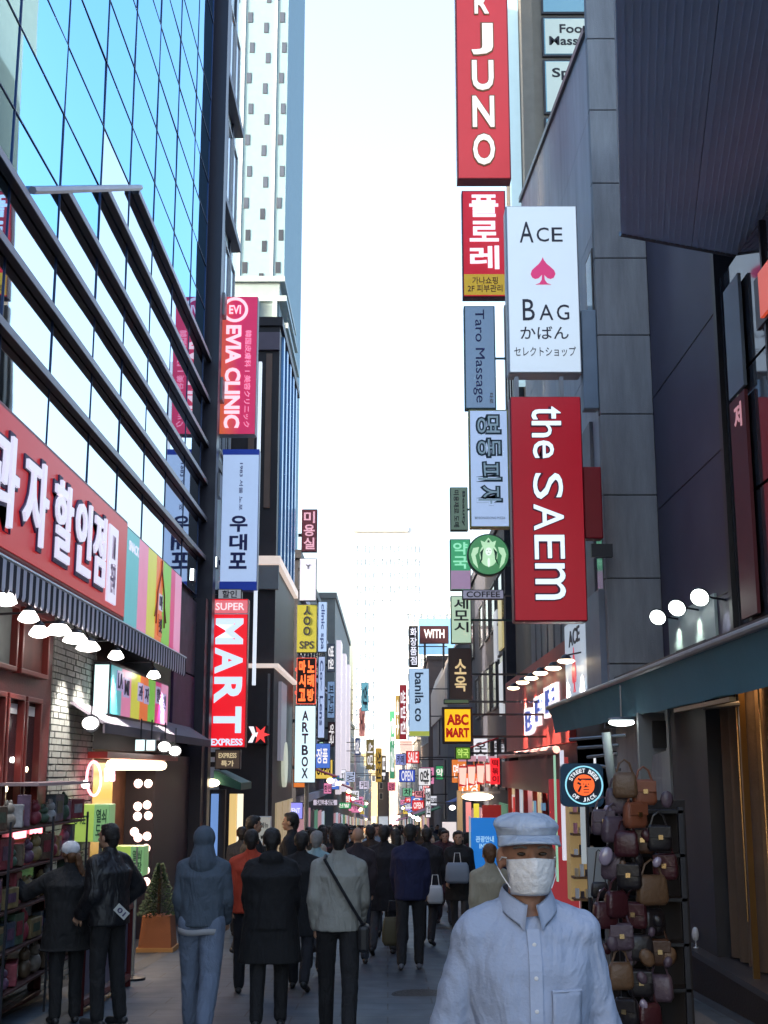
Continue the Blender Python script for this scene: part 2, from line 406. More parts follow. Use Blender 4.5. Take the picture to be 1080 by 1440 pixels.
for ch, dz in (('마', .62), ('켓', .25)):
    txt(ch, ol, t, (XL+.185, cy, zb+dz), FR('left'), .26, .22, .008, name='letter')
txt('SNACK', lw, t, (XL+.176, 17.8, 4.85), FR('left'), .7, .14, .006, name='lettering')

# striped scalloped awning
t = root('striped_awning', 'black and white striped awning with scalloped valance under the red sign', 'awning', (XL+.5, 10, 3.5))
mb = MB().add([(XL+.01,7.6,3.74),(XL+.01,20.9,3.74),(XL+.46,20.9,3.56),(XL+.46,7.6,3.56),(XL+.01,7.6,3.71),(XL+.01,20.9,3.71),(XL+.46,20.9,3.53),(XL+.46,7.6,3.53)],
         [(0,3,2,1),(4,5,6,7),(0,1,5,4),(2,3,7,6),(0,4,7,3),(1,2,6,5)])
mb.build('cover', mat('awning_grey_white', (.42,.38,.48), .8), t)
MB().tube([(XL+.47,7.6,3.565),(XL+.47,20.9,3.565)], .02, 6).build('front_bar', white, t)
n = int((20.9-7.6)/.105)
prot = {}
for i in range(n):
    y = 7.6 + i*.105; k = i % 2
    if k not in prot:
        poly = [(0,0),(.104,0),(.104,-.24),(.085,-.275),(.052,-.29),(.02,-.275),(0,-.24)]
        poly = [(a, b) for a, b in reversed(poly)]
        o = MB().prism(poly, (0,0,0), *FR('left'), 0, .012).build('stripe', [mat('awning_white', (.8,.76,.85), .8), mat('awning_black', (.015,.012,.03), .8)][k], t, local=True); prot[k] = o
    else: o = prot[k].copy(); col.objects.link(o); o.parent = t
    o.location = Vector((XL+.475, y, 3.54)) - base(t)

# red timber shopfront
redw = mat('red_brown_timber', (.12,.014,.014), .45, var=.3, bump=.15)
shopglass = mat('shop_glass', (.02,.02,.028), .1, var=.3, spec=.9)
t = root('red_shopfront', 'red timber shopfront with tall windows on the far left', 'shopfront', (XL, 12, -.6))
MB().box(XL-.7, XL-.02, 8, 14.45, -.9, 3.7).build('wall', redw, t)
def shopwin(y0, y1, z0, z1, fm, gm, parent, nm='window', tk=.05):
    c = (XL-.02, (y0+y1)/2, (z0+z1)/2); r, u, nn = FR('left'); w, h = y1-y0, z1-z0; mb = MB()
    for a, b, ww, hh in ((0, h/2-tk/2, w, tk), (0, -h/2+tk/2, w, tk), (-w/2+tk/2, 0, tk, h-2*tk), (w/2-tk/2, 0, tk, h-2*tk)):
        mb.obox(Vector(c) + r*a + u*b, r, u, nn, ww, hh, .002, .1)
    fo = mb.build(nm, fm, parent, bevel=.008); MB().obox(c, r, u, nn, w-2*tk, h-2*tk, .004, .03).build('pane', gm, fo); return fo
redl = mat('red_frame', (.2,.025,.02), .4, var=.2)
palecur = mat('pale_blind', (.22,.24,.24), .7, var=.25, scale=5)
for k, y in enumerate((9.3, 10.5, 11.7, 12.9)):
    shopwin(y, y+1.05, 2.72, 3.4, redl, palecur if k % 2 == 0 else mat('red_blind', (.16,.04,.035), .6, var=.5), t)
for y in (9.2, 10.1, 11.0, 11.9, 12.55, 13.2):
    f = shopwin(y, y+.58, 1.1, 2.5, redl, shopglass, t)
    MB().obox((XL+.012, y+.29, 2.36), *FR('left'), .38, .1, 0, .01).build('notice', mat('notice_white', (.5,.5,.52), .6), f)
    for q in range(3):
        MB().ell((XL+.02, y+.12+.17*q+rnd.uniform(-.03,.03), 1.35+rnd.uniform(0,.6)), .012, .035, .03, 8, 6).build('lamp_in_window', glow_warm if q % 2 else glow, f)
shopwin(8.4, 14.3, -.6, 1.0, redw, shopglass, t)
for y in (13.0, 13.6): MB().obox((XL+.1, y, 1.12), *FR('left'), .3, .07, 0, .05).build('strip_lamp', glow_pink, t)

# white brick pier
t = root('brick_pier', 'white painted brick wall between the red shopfront and the gift shop', 'wall', (XL, 15.4, -.7))
MB().box(XL-.6, XL-.03, 14.45, 16.6, -.9, 3.7).build('core', mat('mortar', (.12,.12,.12), .9), t)
mb = MB(); z = -.7; row = 0
while z < 3.6:
    y = 14.46 - (.1 if row % 2 else 0)
    while y < 16.55:
        a, b_ = max(y, 14.46), min(y+.198, 16.59)
        if b_-a > .03: 
            dd = rnd.uniform(0, .012); mb.box(XL-.04, XL-.012+dd, a+.004, b_-.004, z+.006, z+.066)
        y += .205
    z += .074; row += 1
mb.build('brickwork', mat('white_painted_brick', (.36,.36,.33), .6, var=.25, scale=9), t, kind='stuff')

# gooseneck lamps along the awning
def spot_lamp(px, py, Xp, label, sc_=1.0, m=glow, grp='bell lamps under the striped awning', up=.22):
    p = onX(px, py, Xp); t = root('wall_lamp', label, 'lamp', p, grp)
    MB().lathe(p, [(.06*sc_, .085), (.055*sc_, .1), (.03*sc_, .12), (.012, .14)], 16).build('cap', dark, t, smooth=True)
    MB().lathe(p, [(.02, -.03), (.07*sc_, -.02), (.11*sc_, .002), (.1*sc_,.03), (.06*sc_,.084)], 16).build('shade', m, t, smooth=True)
    MB().tube([p+Vector((0,0,.13)), p+Vector((-.05,0,up)), p+Vector((XL-Xp+.02,0,up-.02))], .012, 6).build('arm', dark, t)
    return t
for k, (px, py) in enumerate(((8,848),(40,872),(55,893),(82,890),(106,902),(124,913),(163,925),(216,952))):
    spot_lamp(px, py, -3.35, ['bell lamp nearest the left edge under the striped awning','second bell lamp from the left under the striped awning','small bell lamp hanging lower under the striped awning above the red windows','large bright bell lamp where the red windows meet the white brick','bright bell lamp above the middle of the white brick wall','bell lamp above the right side of the white brick wall','bell lamp above the left end of the small rainbow lightbox','bell lamp furthest right, above the end of the small rainbow lightbox'][k], 1.25 if k in (3,4,5) else .9)

for yy in (11.0, 12.6, 14.9, 15.7, 16.4, 20.0):
    l_ = bpy.data.lights.new('bell_lamp_light', 'SPOT'); o = bpy.data.objects.new('bell_lamp_light', l_); col.objects.link(o); l_.energy = (160 if yy > 13 else 45)*K; l_.spot_size = R(80); l_.spot_blend = .6; l_.shadow_soft_size = .08; l_.color = (1,.95,.88)
    o.location = (-3.36, yy, 2.98); o.rotation_euler = (Vector((-3.82, yy, 2.0 if yy > 13 else .4))-o.location).to_track_quat('-Z','Y').to_euler()
# small rainbow lightbox
t = root('rainbow_lightbox', 'small lightbox in rainbow stripes with a glowing pale end, under the striped awning', 'sign', (XL+.2, 17, 2.6))
a = onX(157, 935, -3.55); b_ = onX(236, 990, -3.55)
MB().box(XL+.02, -3.56, a.y, b_.y, 2.42, 3.12).build('cabinet', dark, t)
stripes(t, -3.558, a.y+.02, b_.y-.02, 2.46, 3.08, [1,1,1,1,.9,.8,1])
MB().box(XL+.04, -3.58, a.y-.012, a.y-.001, 2.46, 3.08).build('end_panel', lit('glow_teal_white', (215,255,250), 1.5), t)
for k, (c, fy, fz) in enumerate((('LA', .12, .72), ('MI', .22, .62), ('과', .45, .62), ('자', .56, .6), ('할', .78, .68), ('인', .9, .55))):
    yy = a.y + (b_.y-a.y)*fy
    MB().obox((-3.545, yy, 2.46+.62*fz), *FR('left'), .38, .26, 0, .008).build('plaque', lit('plaque_lilac', (190,180,225), .55), t)
    txt(c, ol, t, (-3.536, yy, 2.46+.62*fz), FR('left'), .3, .2, .006, name='letter')

# gift shop: recess, sloped grey awning, bright tube, yellow door
t = root('gift_shop', 'small gift shop with bright strip light, pink neon and yellow door', 'shop', (XL, 18, -.8))
MB().box(XL-.9, XL-.7, 16.6, 24.9, -1.3, 3.5).build('back_wall', mat('shop_back_wall', (.18,.1,.08), .7), t)
MB().box(XL-.7, XL-.02, 16.6, 22.4, 2.02, 2.42).build('header', mat('header_dark', (.04,.03,.035), .6), t)
MB().box(XL-.7, XL-.02, 21.2, 24.9, -1.2, 2.0).build('dark_panel', mat('dark_shutter', (.02,.017,.03), .5), t)
MB().box(XL-.02, XL+.03, 22.4, 24.9, 2.42, 3.52).build('purple_panel', mat('purple_panel', (.08,.03,.1), .6, var=.4), t)
MB().box(XL-.02, XL+.02, 22.2, 24.9, 3.56, 5.0).build('grey_panel', mat('mauve_panel', (.1,.08,.12), .6, var=.5), t)
MB().box(XL-.4, XL-.02, 16.65, 16.75, -1.1, 2.0).build('door_jamb', redw, t)
dp = MB().box(XL-.3, XL-.22, 17.5, 18.9, -1.0, 1.85).build('door', lit('yellow_door', (215,180,90), .35), t)
MB().box(XL-.2, XL-.16, 18.6, 18.66, .2, .7).build('handle', steel, dp)
MB().tube([(XL+.15, 17.0, 1.82), (XL+.15, 20.9, 1.82)], .07, 8).build('light_tube', glow_warm, t)
MB().box(XL+.0, XL+.25, 16.3, 21.8, 1.9, 1.98).build('lit_ledge', mat('red_ledge', (.35,.06,.05), .4), t)
pts = [onX(132+10*math.cos(a_), 1095+24*math.sin(a_), XL+.1) for a_ in [i*.4 for i in range(-5, 14)]]
MB().tube(pts, .018, 6).build('neon_curl', glow_pink, t)
MB().tube([onX(150, 1098, XL+.1), onX(150, 1082, XL+.1), onX(158, 1080, XL+.1), onX(158, 1098, XL+.1)], .035, 6).build('neon_letter', mat('pink_white_glow', (1,.6,.8), emit=4, ecol=(1,.5,.8)), t)
MB().box(XL-.65, XL-.5, 19.0, 21.2, -1.0, 1.9).build('shelf_wall', mat('shelf_brown', (.12,.05,.03), .6, var=.5, scale=6), t)
k = 0
for cx_, ys_ in ((192, (1102, 1134, 1148, 1170, 1178)), (207, (1102, 1132, 1147, 1176, 1193, 1224, 1240))):
    for yy in ys_:
        p = onX(cx_ + rnd.uniform(-3,3), yy, XL+.08); MB().ell(p, .065, .065, .065, 10, 8).build('bulb', mat('pink_bulb', (1,.8,.75), emit=3.5, ecol=(1,.62,.55)), t, smooth=True)
for (px, py) in ((120, 1103), (148, 1138)):
    p = onX(px, py, XL+.12); MB().ell(p, .05, .05, .05, 10, 8).build('bulb', glow, t, smooth=True)
ll = bpy.data.lights.new('shop_light', 'AREA'); lo = bpy.data.objects.new('shop_light', ll); col.objects.link(lo)
ll.energy = 50*K; ll.size = .3; ll.size_y = 3.6; ll.shape = 'RECTANGLE'; ll.color = (1,.75,.5); lo.location = (XL+.2, 19, 1.7); lo.rotation_euler = (0, 0, 0)

t = root('grey_awning', 'sloping grey fabric awning over the gift shop door', 'awning', (XL+.4, 18, 2.3))
y0, y1 = 15.2, 24.4
MB().add([(XL+.02,y0,2.56),(XL+.02,y1,2.56),(-3.36,y1,2.30),(-3.36,y0,2.30),(XL+.02,y0,2.53),(XL+.02,y1,2.53),(-3.36,y1,2.27),(-3.36,y0,2.27)],
         [(0,3,2,1),(4,5,6,7),(0,1,5,4),(2,3,7,6),(0,4,7,3),(1,2,6,5)]).build('cover', mat('awning_grey', (.2,.17,.2), .8, bump=.3, bscale=8), t)
MB().box(-3.38, -3.355, y0, y1, 2.18, 2.3).build('valance', mat('awning_valance', (.1,.08,.1), .8), t)
MB().box(XL+.02, -3.36, y1-.15, y1, 2.2, 2.25).build('arm', steel, t)
for k, (px, py) in enumerate(((127,1017),(197,1048),(212,1048),(231,1050),(246,1056))):
    p = onX(px, py, -3.28); t = root('flood_lamp', ['round white lamp hanging at the near end of the grey awning','square white flood lamp, first of the pair under the grey awning','square white flood lamp, second of the pair under the grey awning','round bright lamp right of the two square lamps','small lamp at the far end under the grey awning'][k], 'lamp', p, 'lamps under the grey awning')
    if k in (1, 2):
        MB().box(p.x-.07, p.x+.07, p.y, p.y+.08, p.z-.08, p.z+.08).build('housing', steel, t, bevel=.01); MB().box(p.x-.06, p.x+.06, p.y-.012, p.y-.001, p.z-.07, p.z+.07).build('lens', lit('lens_teal', (210,240,240), 1.6), t)
    else:
        MB().ell(p, .09, .05, .07, 12, 8).build('lens', glow, t, smooth=True); MB().lathe(p+Vector((0,.03,0)), [(.1,0),(.09,.05),(.03,.09)], 12, Y_).build('housing', dark, t)
    MB().tube([p+Vector((0,.04,.06)), p+Vector((0,.04,.35))], .01, 6).build('stem', dark, t)
# ================================================================== LEFT: buildings beyond
wf = mat('window_frame_pale', (.5,.52,.54), .5); wfd = mat('window_frame_dark', (.05,.05,.06), .5)
palem = mat('pale_cyan_cladding', (.60,.74,.80), .5, var=.1)
t = tower('office_building', 'pale narrow building just behind the glass building, cut by dark slanting bars', -9, -4.25, 26.3, 32.6, 24, palem)
for k in range(5): MB().box(-4.25, -4.18, 26.8+k*1.2, 26.9+k*1.2, 9, 23.5).build('fin', mat('navy_fin', (.03,.035,.06), .5), t)
for z in (8.8, 12.2, 15.6, 19): MB().box(-4.25, -4.0, 26.5, 32.4, z, z+.2).build('ledge', mat('ledge_dark', (.05,.05,.08), .5), t)
windows(t, 'left', (-4.25, 27.1, 9.6), 5, 4, 1.2, 3.4, .9, 2.2, wf, pglass)
t = tower('hotel_tower', 'tall pale hotel tower with rows of tiny dark windows, highest building on the left', -12, -5.2, 60, 72, 62, mat('pale_tower_render', (.19,.31,.37), .7, var=.08), roof=.5)
r_, u_, n_ = FR('cam')
first = None
for i in range(8):
    for j in range(20):
        x = -11.4 + i*.84 + (.12 if j % 2 else 0); z = 26 + j*1.75 + (0.6 if i % 2 else 0)
        if first is None:
            f0 = MB().obox((x, 59.995, z), r_, u_, n_, .24, .6, 0, .012).build('window', wfd, t); g0 = MB().obox((x, 59.995, z), r_, u_, n_, .2, .54, .0125, .016).build('pane', dglass, f0); first = (x, z); continue
        f = f0.copy(); col.objects.link(f); f.location = (x-first[0], 0, z-first[1]); q = g0.copy(); col.objects.link(q); q.parent = f
for x in (-9.2, -7.52, -5.85): MB().box(x, x+.08, 59.95, 60, 22, 62).build('rib', wf, t)
t = tower('hotel_podium', 'pale stepped rooftop block with cornices and open frame under the hotel tower', -9, -4.15, 46, 52, 20.2, mat('podium_render', (.22,.29,.31), .7), roof=0)
for k, z in enumerate((20.2, 19.4, 18.3)): MB().box(-9.1, -3.95+k*.08, 45.9, 52.1, z, z+.22).build('cornice', mat('cornice_pale', (.3,.38,.4), .6), t)
for x in (-6.2, -5.2, -4.4): MB().box(x, x+.18, 45.8, 45.98, 15, 19.4).build('column', mat('cornice_pale', (.3,.38,.4), .6), t)
MB().tube([(-5.9, 45.9, 17.3), (-4.0, 45.9, 16.4)], .12, 6).build('brace', steel, t)
windows(t, 'cam', (-8.6, 46, 12), 4, 3, 1.1, 2.2, .8, 1.4, wf, dglass)

# dark corner block with lit cornices
bm = mat('dark_brown_cladding', (.022,.018,.026), .5, var=.3, scale=2)
t = tower('dark_corner_block', 'dark brown corner building with two pale glowing cornices behind the tall hanging signs', -7.5, -2.95, 33, 39.8, 13.7, bm, roof=.25)
MB().box(-3.8, -2.94, 32.9, 33, 13.0, 13.5).build('top_band', mat('mauve_band', (.16,.13,.17), .6), t)
for y in (33.6, 34.8, 36.0, 37.2, 38.4): MB().box(-2.95, -2.88, y, y+.35, 7.4, 13.6).build('blue_fin', mat('blue_glass_fin', (.12,.3,.6), .25, .4), t)
for x in (-3.75, -3.3): MB().box(x, x+.16, 32.93, 33, 8.6, 12.9).build('pilaster', mat('warm_pilaster', (.2,.13,.1), .6), t)
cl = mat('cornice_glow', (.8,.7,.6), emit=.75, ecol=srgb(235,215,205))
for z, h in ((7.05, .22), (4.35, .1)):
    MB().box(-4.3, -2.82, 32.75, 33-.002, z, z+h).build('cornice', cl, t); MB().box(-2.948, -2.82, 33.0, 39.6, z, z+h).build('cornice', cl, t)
MB().box(-4.2, -2.86, 32.8, 33-.002, 6.4, 7.03).build('fascia', mat('grey_fascia', (.25,.26,.27), .6), t)
MB().box(-2.948, -2.86, 34.4, 36.2, 2.0, 4.1).build('side_sign', lit('grey_panel_lit', (150,150,165), .45), t)
MB().lathe((-2.93, 36.0, 1.9), [(.02,0),(.62,.01),(.62,.1),(.02,.11)], 20, X).build('round_panel', lit('round_cream', (215,220,200), .6), t)
MB().box(-3.1, -3.04, 32.9, 32.99, -1.6, 4.2).build('downpipe', steel, t)
for k, y in enumerate((34, 36, 38)): MB().box(-2.948, -2.9, y, y+1.6, -1.6, .9).build('shop_window', mat('warm_shopfront', (.5,.4,.25), emit=.35, ecol=(.8,.6,.35)), t)
st = onX(349, 1033, -4); S_ = at(362, 1033, 32.6)
t = root('star_logo_sign', 'small lit star logo in red and white on the dark corner building', 'sign', S_)
def star(c, ro, ri, n, ph=0): return [(c[0]+(ro if k % 2 == 0 else ri)*math.cos(ph+math.pi*k/n), c[1]+(ro if k % 2 == 0 else ri)*math.sin(ph+math.pi*k/n)) for k in range(2*n)]
MB().obox(S_, *FR('cam'), .5, .46, -.3, 0).build('backing', black, t)
MB().prism(star((.08,0), .24, .1, 6), S_, *FR('cam'), .002, .04).build('red_star', lit('star_red', (255,70,70), 1.1), t)
MB().prism([(-.22,.2),(-.1,.2),(-.05,.04),(.02,.06),(-.02,-.06),(-.06,-.04),(-.12,-.2),(-.23,-.2),(-.12,0)], S_, *FR('cam'), .004, .05).build('white_wedge', lit('star_white', (250,245,255), 1.1), t)

# far left row
def shoprow(t, X, ya, yb, side, mats, z1=1.0):
    y = ya
    while y < yb-.3:
        d = min(rnd.uniform(1.6, 3.2), yb-y); zb = gz(y+d)-.1; m = rnd.choice(mats)
        sgn = 1 if side == 'left' else -1
        a, b = (X+.003*sgn, X+.06*sgn)
        MB().box(min(a,b), max(a,b), y+.1, y+d-.1, zb, gz(y)+2.3).build('shopfront', m, t)
        y += d
SF = [mat('shopfront_warm', (.5,.4,.25), emit=.5, ecol=(.9,.68,.4)), mat('shopfront_cool', (.4,.45,.5), emit=.45, ecol=(.75,.85,1)), mat('shopfront_pink', (.5,.3,.35), emit=.35, ecol=(.9,.45,.5)), mat('shopfront_dark', (.03,.03,.04), .4), mat('shopfront_green', (.1,.25,.15), emit=.2, ecol=(.3,.7,.45))]
d1 = mat('slate_dark', (.035,.037,.05), .6, var=.3)
t = tower('dark_shop_block', 'dark slate building with pale floor bands behind the far left hanging signs', -8, -3.05, 43, 62, 8.9, d1)
for z in (7.6, 5.3, 2.7, .6): MB().box(-3.05, -2.9, 43.1, 61.9, z, z+.28).build('floor_band', mat('band_pale', (.45,.42,.5), .6), t)
windows(t, 'left', (-3.05, 43.6, 3.1), 9, 2, 2.0, 2.5, 1.5, 1.7, wfd, dglass)
shoprow(t, -3.05, 43, 62, 'left', SF)
t = tower('grey_top_block', 'grey topped building with tall white light strips, left of the bright end of the street', -8, -2.75, 66, 92, 10.6, mat('grey_render', (.2,.2,.19), .7))
for y in (68, 76, 84): MB().box(-2.75, -2.5, y, y+2.2, .5, 8.6).build('light_strip', lit('strip_white', (235,225,235), .8), t)
windows(t, 'left', (-2.75, 70.6, 1.5), 3, 3, 8, 2.7, 4, 1.8, wfd, dglass)
shoprow(t, -2.75, 66, 92, 'left', SF)
cols = [(.3,.26,.18), (.12,.1,.14), (.35,.33,.3), (.2,.22,.24), (.28,.2,.16), (.4,.38,.33)]
names = ['ochre', 'plum', 'pale grey', 'slate', 'brown', 'cream']
for k, (ya, yb, h) in enumerate(((95, 112, 5.2), (114, 132, 3.2), (134, 158, 3.0), (160, 190, 2.0), (193, 230, 1.0))):
    m = mat('far_wall_%s' % names[k].replace(' ', '_'), cols[k], .7)
    t = tower('shop_building', 'small %s building, %s in the distant row on the left side' % (names[k], ['nearest','second','third','fourth','last'][k]), -9, -2.9+.1*(k % 2), ya, yb, h, m, group='distant buildings on the left')
    windows(t, 'left', (-2.9+.1*(k % 2), ya+1, h-4.2), int((yb-ya)/4), 2, 4, 2.1, 2.6, 1.3, wf, dglass)
    shoprow(t, -2.9+.1*(k % 2), ya, yb, 'left', SF)

# ------------------------------------------------------------------ LEFT: hanging signs
wallL = -3.85
# EVIA
gm = bpy.data.materials.new('pink_gradient_sign'); gm.use_nodes = True; n = gm.node_tree.nodes; l = gm.node_tree.links; b = n['Principled BSDF']
tc = n.new('ShaderNodeTexCoord'); sx = n.new('ShaderNodeSeparateXYZ'); cr = n.new('ShaderNodeValToRGB'); l.new(tc.outputs['Generated'], sx.inputs[0])
ad = n.new('ShaderNodeMath'); ad.operation = 'MULTIPLY_ADD'; ad.inputs[1].default_value = .25; l.new(sx.outputs['Z'], ad.inputs[0]); l.new(sx.outputs['X'], ad.inputs[2])
l.new(ad.outputs[0], cr.inputs['Fac'])
cr.color_ramp.elements[0].color = srgb(238,112,62)+(1,); cr.color_ramp.elements[1].position = .62; cr.color_ramp.elements[1].color = srgb(216,44,98)+(1,)
l.new(cr.outputs['Color'], b.inputs['Base Color']); l.new(cr.outputs['Color'], b.inputs['Emission Color']); b.inputs['Emission Strength'].default_value = .55*K; b.inputs['Roughness'].default_value = .4
t, g = sign('clinic_sign', 'tall pink and orange hanging sign reading EVIA CLINIC downwards', (309,417,361,611), 26.6, gm, frame=mat('sign_grey', (.3,.3,.33), .5), wall=wallL, depth=.3, border=.012)
lp = lit('letter_pink_white', (255,215,228), .95)
line_('EVIA CLINIC', lp, t, g, .36, .585, .42, .74, rot=90, bold=.035, thick=.02)
line_('韓国皮膚科 1 美容クリニック', lit('letter_pink', (250,150,190), .85), t, g, .76, .60, .17, .70, rot=90, bold=.01)
MB().lathe((g['X0']+g['W']*.38, g['Y']-.001, g['Z1']-g['H']*.1), [(.225,.0),(.29,.0),(.29,.02),(.225,.02),(.225,.0)], 28, -Y_, cap=False).build('ring', lp, t)
txt('EVI', lp, t, (g['X0']+g['W']*.38, g['Y']-.006, g['Z1']-g['H']*.1), FR('cam'), .26, .2, .02)
MB().box(g['X1']+.03, g['X1']+.1, 26.7, 26.8, 3.5, 10.6).build('side_tube', lit('tube_pale', (225,235,250), .9), t)
# 우대포
t, g = sign('pub_sign', 'tall pale blue hanging sign with Korean letters and navy bands, below the pink sign', (311,632,363,830), 26.6, lit('pale_blue_sign', (176,200,238), .8, var=.3, scale=.6), frame=mat('navy_edge', (.02,.05,.25), .4), wall=wallL, depth=.3, border=.01)
panel(mat('navy_band', srgb(20,50,150), .5, emit=.4, ecol=srgb(24,56,160)), t, g, 0, 1, 0, .04, name='top_band'); panel(mat('navy_band', (0,0,0)), t, g, 0, 1, .94, 1, name='bottom_band')
nv = mat('navy_letter', srgb(25,35,105), .5)
stack('우대포', nv, t, g, .48, .48, .47, .86, rot=0, bold=.03)
line_('1983 서울 노포', nv, t, g, .52, .27, .1, .34, rot=90)
# MART
mr = lit('bright_red_sign', (232, 22, 38), .95)
t, g = sign('mart_sign', 'bright red hanging sign reading MART downwards in big pale letters', (296,842,347,1051), 26.3, mr, frame=mat('red_cabinet', (0,0,0)), wall=wallL, depth=.3, border=.012)
lb = lit('letter_blue_white', (205,225,250), 1.05); lr = mat('deep_red_edge', srgb(120,0,20), .5)
for k, c in enumerate('MART'):
    cz = g['Z1'] - g['H']*(.125 + .198*(k+.5))
    txt(c, lb, t, (g['X0']+g['W']*.5, g['Y'], cz), FR('cam'), g['W']*.76, g['H']*.175, .05, 90, .035, name='letter')
MB().box(g['X0']+.01, g['X1']-.01, g['Y']-.03, g['Y']-.001, g['Z1']-g['H']*.098, g['Z1']-g['H']*.012).build('top_plate', lit('plate_pinkred', (235,120,130), .8), t)
line_('SUPER', lit('plate_text', (255,235,240), .9), t, g, .5, .055, .8, .05, thick=.045)
line_('EXPRESS', lb, t, g, .5, .965, .86, .045, bold=.03, thick=.03)
for k in range(1): MB().box(g['X0'], g['X1'], g['Y']-.02, g['Y']-.002, g['Z1']-g['H']*.108, g['Z1']-g['H']*.1).build('trim', white, t)
def small(nm, label, px, Y, rgb, e=.6, frame=dark, wall=wallL, texts=(), stackc=None, sc_=(.02,.02,.03), rot=0, grp=None, depth=.2, bold=.02, tlit=None, sw=.7, sz=(.04,.96), arms=(.25,.75), lm=None):
    m = lit('sign_%d_%d_%d_%d' % (*rgb, int(e*100)), rgb, e)
    t, g = sign(nm, label, px, Y, m, depth=depth, frame=frame, wall=wall, group=grp, border=.02, arms=arms)
    tm = lit('let_%d_%d_%d' % tlit, tlit, .95) if tlit else mat('let_%.2f_%.2f_%.2f' % tuple(sc_), sc_, .5)
    if stackc: stack(stackc, tm, t, g, .5, sw, sz[0], sz[1], rot=rot, bold=bold)
    for body, fx, fz, w_, h_, ro in texts: line_(body, tm, t, g, fx, fz, w_, h_, ro, bold)
    return t, g
small('small_sign', 'small grey sign box on the post just above the red MART sign', (306,828,340,843), 26.5, (175,180,190), .5, texts=[('할인', .5,.5,.6,.7,0)])
small('menu_sign', 'dark brown sign panel with faint lettering right below the MART sign', (302,1054,338,1082), 26.6, (96,80,70), .4, texts=[('EXPRESS', .5,.3,.7,.25,0), ('특가', .5,.7,.5,.3,0)], tlit=(210,190,150))
small('hanging_sign', 'small maroon sign with three pink characters, highest of the far left signs', (424,716,446,776), 41, (105,50,62), .5, wall=-2.95, stackc='미용실', tlit=(225,170,190), arms=(.4,))
small('hanging_sign', 'blank pale grey sign right below the maroon one', (421,785,445,845), 41.3, (205,205,225), .7, wall=-2.95, texts=[('Y', .5,.2,.3,.1,0)])
small('hanging_sign', 'olive yellow sign with dark round marks on the far left', (417,850,446,918), 41.5, (165,160,60), .6, wall=-2.95, stackc='ㅅㅇㅇ', sz=(.02,.66), sw=.35, texts=[('SPS', .5,.84,.7,.16,0)])
small('hanging_sign', 'tall pale blue sign with thin vertical letters beside the olive sign', (447,846,460,917), 50, (190,215,250), .85, wall=-3.05, texts=[('clinic spa', .5,.5,.5,.9,90)], sc_=(.1,.15,.4))
t, g = small('neon_sign', 'dark sign with glowing orange red neon characters above the white ARTBOX sign', (417,925,444,990), 40.5, (40,8,8), .3, wall=-2.95, frame=mat('red_lit_edge', (.7,.1,.08), emit=1.0, ecol=(.9,.12,.07)))
no = mat('orange_neon', (1,.2,.05), emit=1.6, ecol=(1,.16,.04))
stack('마시고', no, t, g, .3, .36, .04, .96, bold=.05); stack('노래방', no, t, g, .74, .36, .04, .96, bold=.05)
small('hanging_sign', 'pale blue vertical sign right of the orange neon sign', (447,923,457,1038), 50.5, (185,205,245), .8, wall=-3.05, texts=[('Co~ Lens', .5,.45,.5,.8,90)], sc_=(.1,.15,.4))
t, g = sign('white_glow_sign', 'glowing white hanging sign reading ARTBOX downwards in single letters', (414,992,444,1101), 39.8, lit('glow_ice', (215,245,255), 1.15), wall=-2.95, border=.02)
stack('ARTBOX', mat('letter_plum', (.12,.02,.1), .5), t, g, .5, .3, .06, .95, bold=.03)
small('hanging_sign', 'narrow dark sign with stacked green white letters beside the ARTBOX sign', (446,1042,456,1078), 52, (30,50,36), .4, wall=-3.05, stackc='GREEN', tlit=(190,230,200))
for k, (px, Y, c, s, lab) in enumerate((((460,905,471,945),56,(70,78,95),'병원','dark grey sign on the slate building above the middle band'), ((460,958,471,1010),57,(130,160,200),'피부과','blue grey sign on the slate building below the middle band'),
        ((461,1015,471,1050),58,(50,34,40),'약국','dark plum sign on the slate building near its lowest band'), ((505,995,513,1036),92,(228,150,140),'옷','salmon topped sign far down on the left'),
        ((499,1038,506,1062),80,(40,60,110),'점','navy sign far down on the left below the roofline'), ((515,1040,526,1082),88,(120,105,60),'식당','ochre sign far down the street on the left'),
        ((528,1052,537,1100),105,(190,150,60),'찻집','golden sign near the vanishing point on the left'), ((536,1062,543,1100),120,(60,55,50),'바','dark sign nearest the vanishing point'),
        ((508,960,518,1000),90,(120,190,205),'향','pale turquoise sign high on the distant left row'), ((486,1085,500,1100),62,(215,225,255),'TAX','white lit sign low over the crowd on the left'),
        ((440,1124,475,1133),44,(225,215,235),'SALE 50%','long pale lightbox low over the heads on the left'), ((505,1098,519,1110),70,(245,235,255),'커피','white lit box low over the crowd in the middle'))):
    small('hanging_sign', lab, px, Y, c, .65, wall=-3.0 if k not in (9,10,11) else None, texts=[(s, .5,.5,.7,.8, 0 if (px[2]-px[0]) > (px[3]-px[1]) else 90)], tlit=(240,235,235) if sum(c) < 350 else None)

